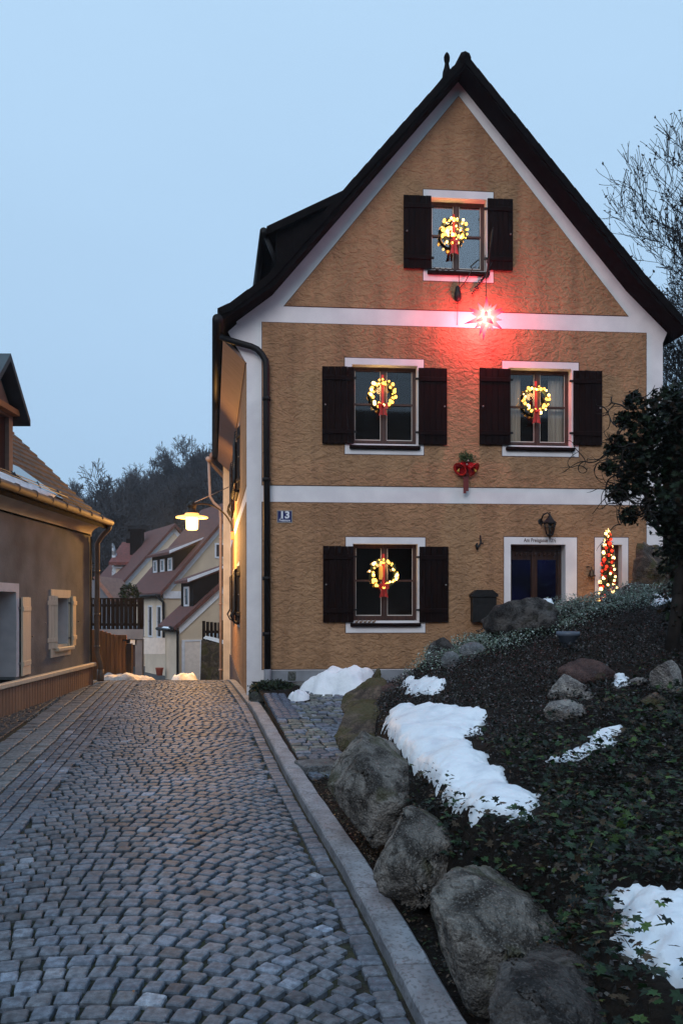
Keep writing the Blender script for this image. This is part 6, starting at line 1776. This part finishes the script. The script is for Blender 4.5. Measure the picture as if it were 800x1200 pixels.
for (px, py, rd) in blobs:
    n = int(9000 * rd * rd) + 120; c = sc(px, py, 7.3 + .1 * math.sin(px)); d = g.normal(size=(n, 3)); d /= np.linalg.norm(d, axis=1)[:, None]
    nz = np.array([1 + .5 * noise.noise(Vector(v * 2.7) + Vector((px, 0, 0))) for v in d])
    Ps.append(np.array(c) + d * (g.uniform(.25, 1.08, n) ** .6 * nz * rd)[:, None])
Pp = np.concatenate(Ps); n = len(Pp)
V, Fq = scatter(ivyT, ivyF, Pp, rand_rots(n, 1.1, g), g.uniform(.6, 1.3, n) * .05)
cc = np.repeat(np.array([(.010, .020, .010), (.016, .032, .016), (.007, .012, .008), (.022, .04, .02), (.03, .02, .012)])[g.integers(0, 5, n)] * g.uniform(.5, 1.4, (n, 1)), 15, 0)
np_mesh('foliage', V, Fq, M['leaf'], root, colors=cc)

# ---------------------------------------------------------------- bare trees
def bare_tree_pts(seed, H, spread=.5, levels=5, lean=0.0, dens=1.0, wig=.16, base_r=None, up=.25):
    r = random.Random(seed); segs = []      # (points, radii)
    def grow(p, d, ln, rad, lv):
        n = 6 if lv > 1 else 4; pts = [p.copy()]; rr_ = [rad]; q = p.copy(); dd = d.copy()
        kids = []
        for i in range(n):
            dd = (dd + Vector((r.gauss(0, wig), r.gauss(0, wig), r.gauss(0, wig) + up * .12))).normalized()
            q = q + dd * ln / n; pts.append(q.copy()); rr_.append(rad * (1 - .62 * (i + 1) / n))
            if lv > 0:
                m_ = r.random() < (.75 if lv < levels else (.55 if i > 1 else 0)) * dens
                if m_ : kids.append((q.copy(), dd.copy(), rr_[-1]))
                if m_ and r.random() < .35 * dens: kids.append((q.copy(), dd.copy(), rr_[-1]))
        segs.append((pts, rr_, lv))
        if lv > 0:
            kids.append((q, dd, rr_[-1]))
            kids.append((q, dd, rr_[-1]))
            for (kp, kd, kr) in kids:
                ax = kd.orthogonal().normalized(); ax = Matrix.Rotation(r.uniform(0, 6.283), 3, kd) @ ax
                nd = (Matrix.Rotation(r.uniform(.35, .95) * (spread + .55), 3, ax) @ kd); nd.z += up * .5; nd.normalize()
                grow(kp, nd, ln * r.uniform(.5, .72), max(kr * .68, .0), lv - 1)
    grow(Vector((0, 0, 0)), Vector((lean, 0, 1)).normalized(), H * .42, base_r or H * .016, levels)
    return segs
def tree_arrays(segs, minr, minlv=0, sides=(3, 3, 4, 5, 6, 7)):
    mb = MB()
    for pts, rr_, lv in segs:
        if lv < minlv: continue
        mb.tube(pts, [max(x, minr) for x in rr_], sides[min(lv, 5)], cap=False)
    return mb
# tall tree behind the ochre house
segs = bare_tree_pts(29, 16.2, .34, 5, lean=-.03, dens=.91, wig=.12, base_r=.19, up=.4)
root = empty('bare_tree', (12.0, 26, -1.0)); tag(root, 'tall bare deciduous tree rising behind the roof of the ochre house', 'tree')
big = MB(); fine = MB(); tips = []
for pts, rr_, lv in segs:
    if lv >= 4: big.tube(pts, rr_, 6, cap=False)
    else:
        fine.tube(pts, [max(x, .008) for x in rr_], 3, cap=False)
        if lv == 0: tips.append(pts[-1]); tips.append(pts[2])
big.build('trunk', M['bark'], root); fine.build('crown', M['bark'], root)
g = np.random.default_rng(31); tp = np.array([tuple(t) for t in tips]); tp = tp[g.uniform(0, 1, len(tp)) < .4]
V, Fq = scatter(small, smallF, tp, rand_rots(len(tp), 1.2, g), g.uniform(.07, .15, len(tp)))
np_mesh('dry_leaves', V, Fq, M['leaf'], root, colors=np.repeat(np.array([[.03, .028, .024]]), len(V), 0))
segs2 = bare_tree_pts(41, 9, .4, 5, lean=.06, dens=.9, base_r=.10)
root = empty('bare_tree', (14.6, 31, -.5)); tag(root, 'smaller bare tree low behind the eaves, beside the tall bare tree', 'tree')
b = MB(); c = MB()
for pts, rr_, lv in segs2: (b if lv >= 4 else c).tube(pts, [max(x, .01) for x in rr_], 3 if lv < 4 else 6, cap=False)
b.build('trunk', M['bark'], root); c.build('crown', M['bark'], root)
# dark hedge behind the house on the right
root = empty('evergreen_hedge', (10.5, 22, -1)); tag(root, 'dark evergreen hedge behind the house corner under the bare trees', 'hedge')
g = np.random.default_rng(2); n = 9000
P = np.stack([g.uniform(-2.2, 5, n), g.uniform(-.8, .8, n), g.uniform(0, 1, n) ** .7 * 6.2], 1); P[:, 2] *= 1 + .12 * np.sin(P[:, 0] * 2.2) + .06 * np.sin(P[:, 0] * 7)
V, Fq = scatter(small, smallF, P, rand_rots(n, 1.2, g), g.uniform(.14, .3, n))
np_mesh('foliage', V, Fq, M['leaf'], root, colors=np.repeat(np.array([[.012, .018, .013]]) * g.uniform(.5, 1.5, (n, 1)), 4, 0))
b = MB()
for k_ in range(6): b.tube([(-1.8 + k_ * 1.2, 0, -.5), (-1.8 + k_ * 1.2, 0, 4.5)], [.08, .03], 6)
b.build('stems', M['bark'], root)
# pale building fragment behind the hedge
p = ray(790, 452, 24); 
# wooded hill
variants = []
for s in range(4):
    sg = bare_tree_pts(100 + s, 10.5, .5, 5, dens=.66, wig=.17, base_r=.17)
    sg = [(p[::2] if l < 3 else p, q_[::2] if l < 3 else q_, l) for p, q_, l in sg]
    mbv = tree_arrays(sg, .022, 0, (3, 3, 3, 3, 4, 5))
    tri = []
    for f in mbv.f: tri.append(f if len(f) == 4 else f + (f[-1],))
    variants.append((np.array([tuple(v) for v in mbv.v]), np.array([f for f in tri if len(f) == 4])))
g = np.random.default_rng(77)
Vs = []; Fs = []; nb_ = 0
spots = []
for i in range(1200):
    y = g.uniform(70, 128); x = g.uniform(-.34, -.135) * y
    if all((x - a) ** 2 + (y - c_) ** 2 > 3.2 ** 2 for a, c_ in spots): spots.append((x, y))
    if len(spots) >= 110: break
for i in range(16): spots.append((g.uniform(.38, .47) * 75, g.uniform(62, 85)))
print('woodland trees', len(spots), [len(v[0]) for v in variants])
indiv = {}
for i, (x, y) in enumerate(spots):
    Vv, Fv = variants[i % 4]; a = g.uniform(0, 6.28); s = g.uniform(.8, 1.25); ca, sa = math.cos(a), math.sin(a)
    z = float(zground(np.array([x]), np.array([y]))[0]) - .3
    W_ = Vv * s * np.array([1, 1, g.uniform(.95, 1.15)])
    W_ = np.stack([W_[:, 0] * ca - W_[:, 1] * sa + x, W_[:, 0] * sa + W_[:, 1] * ca + y, W_[:, 2] + z], 1)
    Vs.append(W_); Fs.append(Fv + nb_); nb_ += len(W_)
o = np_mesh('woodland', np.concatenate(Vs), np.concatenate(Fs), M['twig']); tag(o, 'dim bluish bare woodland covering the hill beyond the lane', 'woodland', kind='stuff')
# undergrowth on the hill
n = 60000; Y = g.uniform(64, 130, n); X = g.uniform(-.36, .52, n) * Y
Z = zground(X, Y) + g.uniform(-.2, 1, n) ** 2 * 4.2
V, Fq = scatter(small, smallF, np.stack([X, Y, Z], 1), rand_rots(n, 1.2, g), g.uniform(.25, .7, n))
o = np_mesh('undergrowth', V, Fq, M['leaf'], colors=np.repeat(np.array([[.03, .028, .024]]) * g.uniform(.5, 1.6, (n, 1)), 4, 0)); tag(o, 'brown winter undergrowth between the trees of the wooded hill', 'undergrowth', kind='stuff')

# ---------------------------------------------------------------- air
HAZE = .0007
if HAZE:
    b = MB(); b.box(-75, 75, -32, 150, -6.5, 46); o = b.build('haze', [])
    m, nt, out = new_mat('haze'); v = nt.nodes.new('ShaderNodeVolumePrincipled'); v.inputs['Color'].default_value = (.75, .85, 1, 1); v.inputs['Density'].default_value = HAZE; v.inputs['Anisotropy'].default_value = .2
    nt.links.new(v.outputs[0], out.inputs[1]); o.data.materials.append(m); tag(o, 'thin blue evening mist over the lane and hill', 'haze', kind='stuff')

# ---------------------------------------------------------------- light, sky, camera
SUN_EL, SUN_AZ = R(28), R(195)         # azimuth measured from +Y clockwise: behind the camera, a little to the left
w = bpy.data.worlds.new('World'); scene.world = w; w.use_nodes = True; nt = w.node_tree; nt.nodes.clear()
N = nt.nodes.new; L = nt.links.new
out = N('ShaderNodeOutputWorld'); bg = N('ShaderNodeBackground'); L(bg.outputs[0], out.inputs[0]); bg.inputs[1].default_value = .128
sky = N('ShaderNodeTexSky'); sky.sky_type = 'NISHITA'; sky.sun_disc = False; sky.sun_elevation = SUN_EL; sky.sun_rotation = SUN_AZ; sky.air_density = 1.0; sky.dust_density = 1.5; sky.ozone_density = 2.0
# overcast dusk veil: pale blue, slightly dimmer towards the horizon, laid over the clear sky
tc = N('ShaderNodeTexCoord'); sp = N('ShaderNodeSeparateXYZ'); L(tc.outputs['Generated'], sp.inputs[0])
ra = N('ShaderNodeValToRGB'); L(sp.outputs[2], ra.inputs[0]); cr = ra.color_ramp
cr.elements[0].position = 0.0; cr.elements[0].color = (.28, .43, .62, 1); cr.elements[1].position = .75; cr.elements[1].color = (.44, .64, .85, 1)
e = cr.elements.new(.28); e.color = (.37, .545, .74, 1)
nz = N('ShaderNodeTexNoise'); nz.inputs['Scale'].default_value = 1.6; nz.inputs['Detail'].default_value = 4; mpn = N('ShaderNodeMapping'); mpn.inputs['Scale'].default_value = (1, 1, 2.5); L(tc.outputs['Generated'], mpn.inputs[0]); L(mpn.outputs[0], nz.inputs['Vector'])
mrn = N('ShaderNodeMapRange'); mrn.inputs[3].default_value = 9.2; mrn.inputs[4].default_value = 10.4; L(nz.outputs[0], mrn.inputs[0])
sc2 = N('ShaderNodeVectorMath'); sc2.operation = 'SCALE'; L(ra.outputs[0], sc2.inputs[0]); L(mrn.outputs[0], sc2.inputs['Scale'])
mx = N('ShaderNodeMix'); mx.data_type = 'RGBA'; mx.inputs[0].default_value = .90; L(sky.outputs[0], mx.inputs[6]); L(sc2.outputs[0], mx.inputs[7]); L(mx.outputs[2], bg.inputs[0])

Sd = bpy.data.lights.new('sun', 'SUN'); Sd.energy = 1.15; Sd.angle = R(35); Sd.color = (1, .95, .94)
so = bpy.data.objects.new('sun', Sd); col.objects.link(so)
dirv = Vector((math.sin(SUN_AZ) * math.cos(SUN_EL), math.cos(SUN_AZ) * math.cos(SUN_EL), math.sin(SUN_EL)))
so.rotation_euler = dirv.to_track_quat('Z', 'Y').to_euler()

cam = bpy.data.cameras.new('camera'); co = bpy.data.objects.new('camera', cam); col.objects.link(co); scene.camera = co
co.location = (0, 0, 0); co.rotation_euler = (R(90), 0, 0)
cam.sensor_fit = 'VERTICAL'; cam.sensor_height = 36; cam.lens = 36 * F_PX / 1200; cam.shift_y = (HY - 600) / 1200; cam.clip_start = .05; cam.clip_end = 2500
scene.view_settings.view_transform = 'Standard'; scene.view_settings.look = 'None'; scene.view_settings.gamma = 1; scene.view_settings.exposure = 0; scene.view_settings.use_curve_mapping = False
scene.render.engine = 'CYCLES'; cy = scene.cycles; cy.use_denoising = True
try: cy.denoiser = 'OPENIMAGEDENOISE'
except Exception: pass
cy.max_bounces = 6; cy.diffuse_bounces = 3; cy.glossy_bounces = 3; cy.transmission_bounces = 4; cy.transparent_max_bounces = 8; cy.volume_bounces = 0; cy.sample_clamp_indirect = 4; cy.use_light_tree = True
cy.volume_step_rate = 5; cy.caustics_reflective = False; cy.caustics_refractive = False
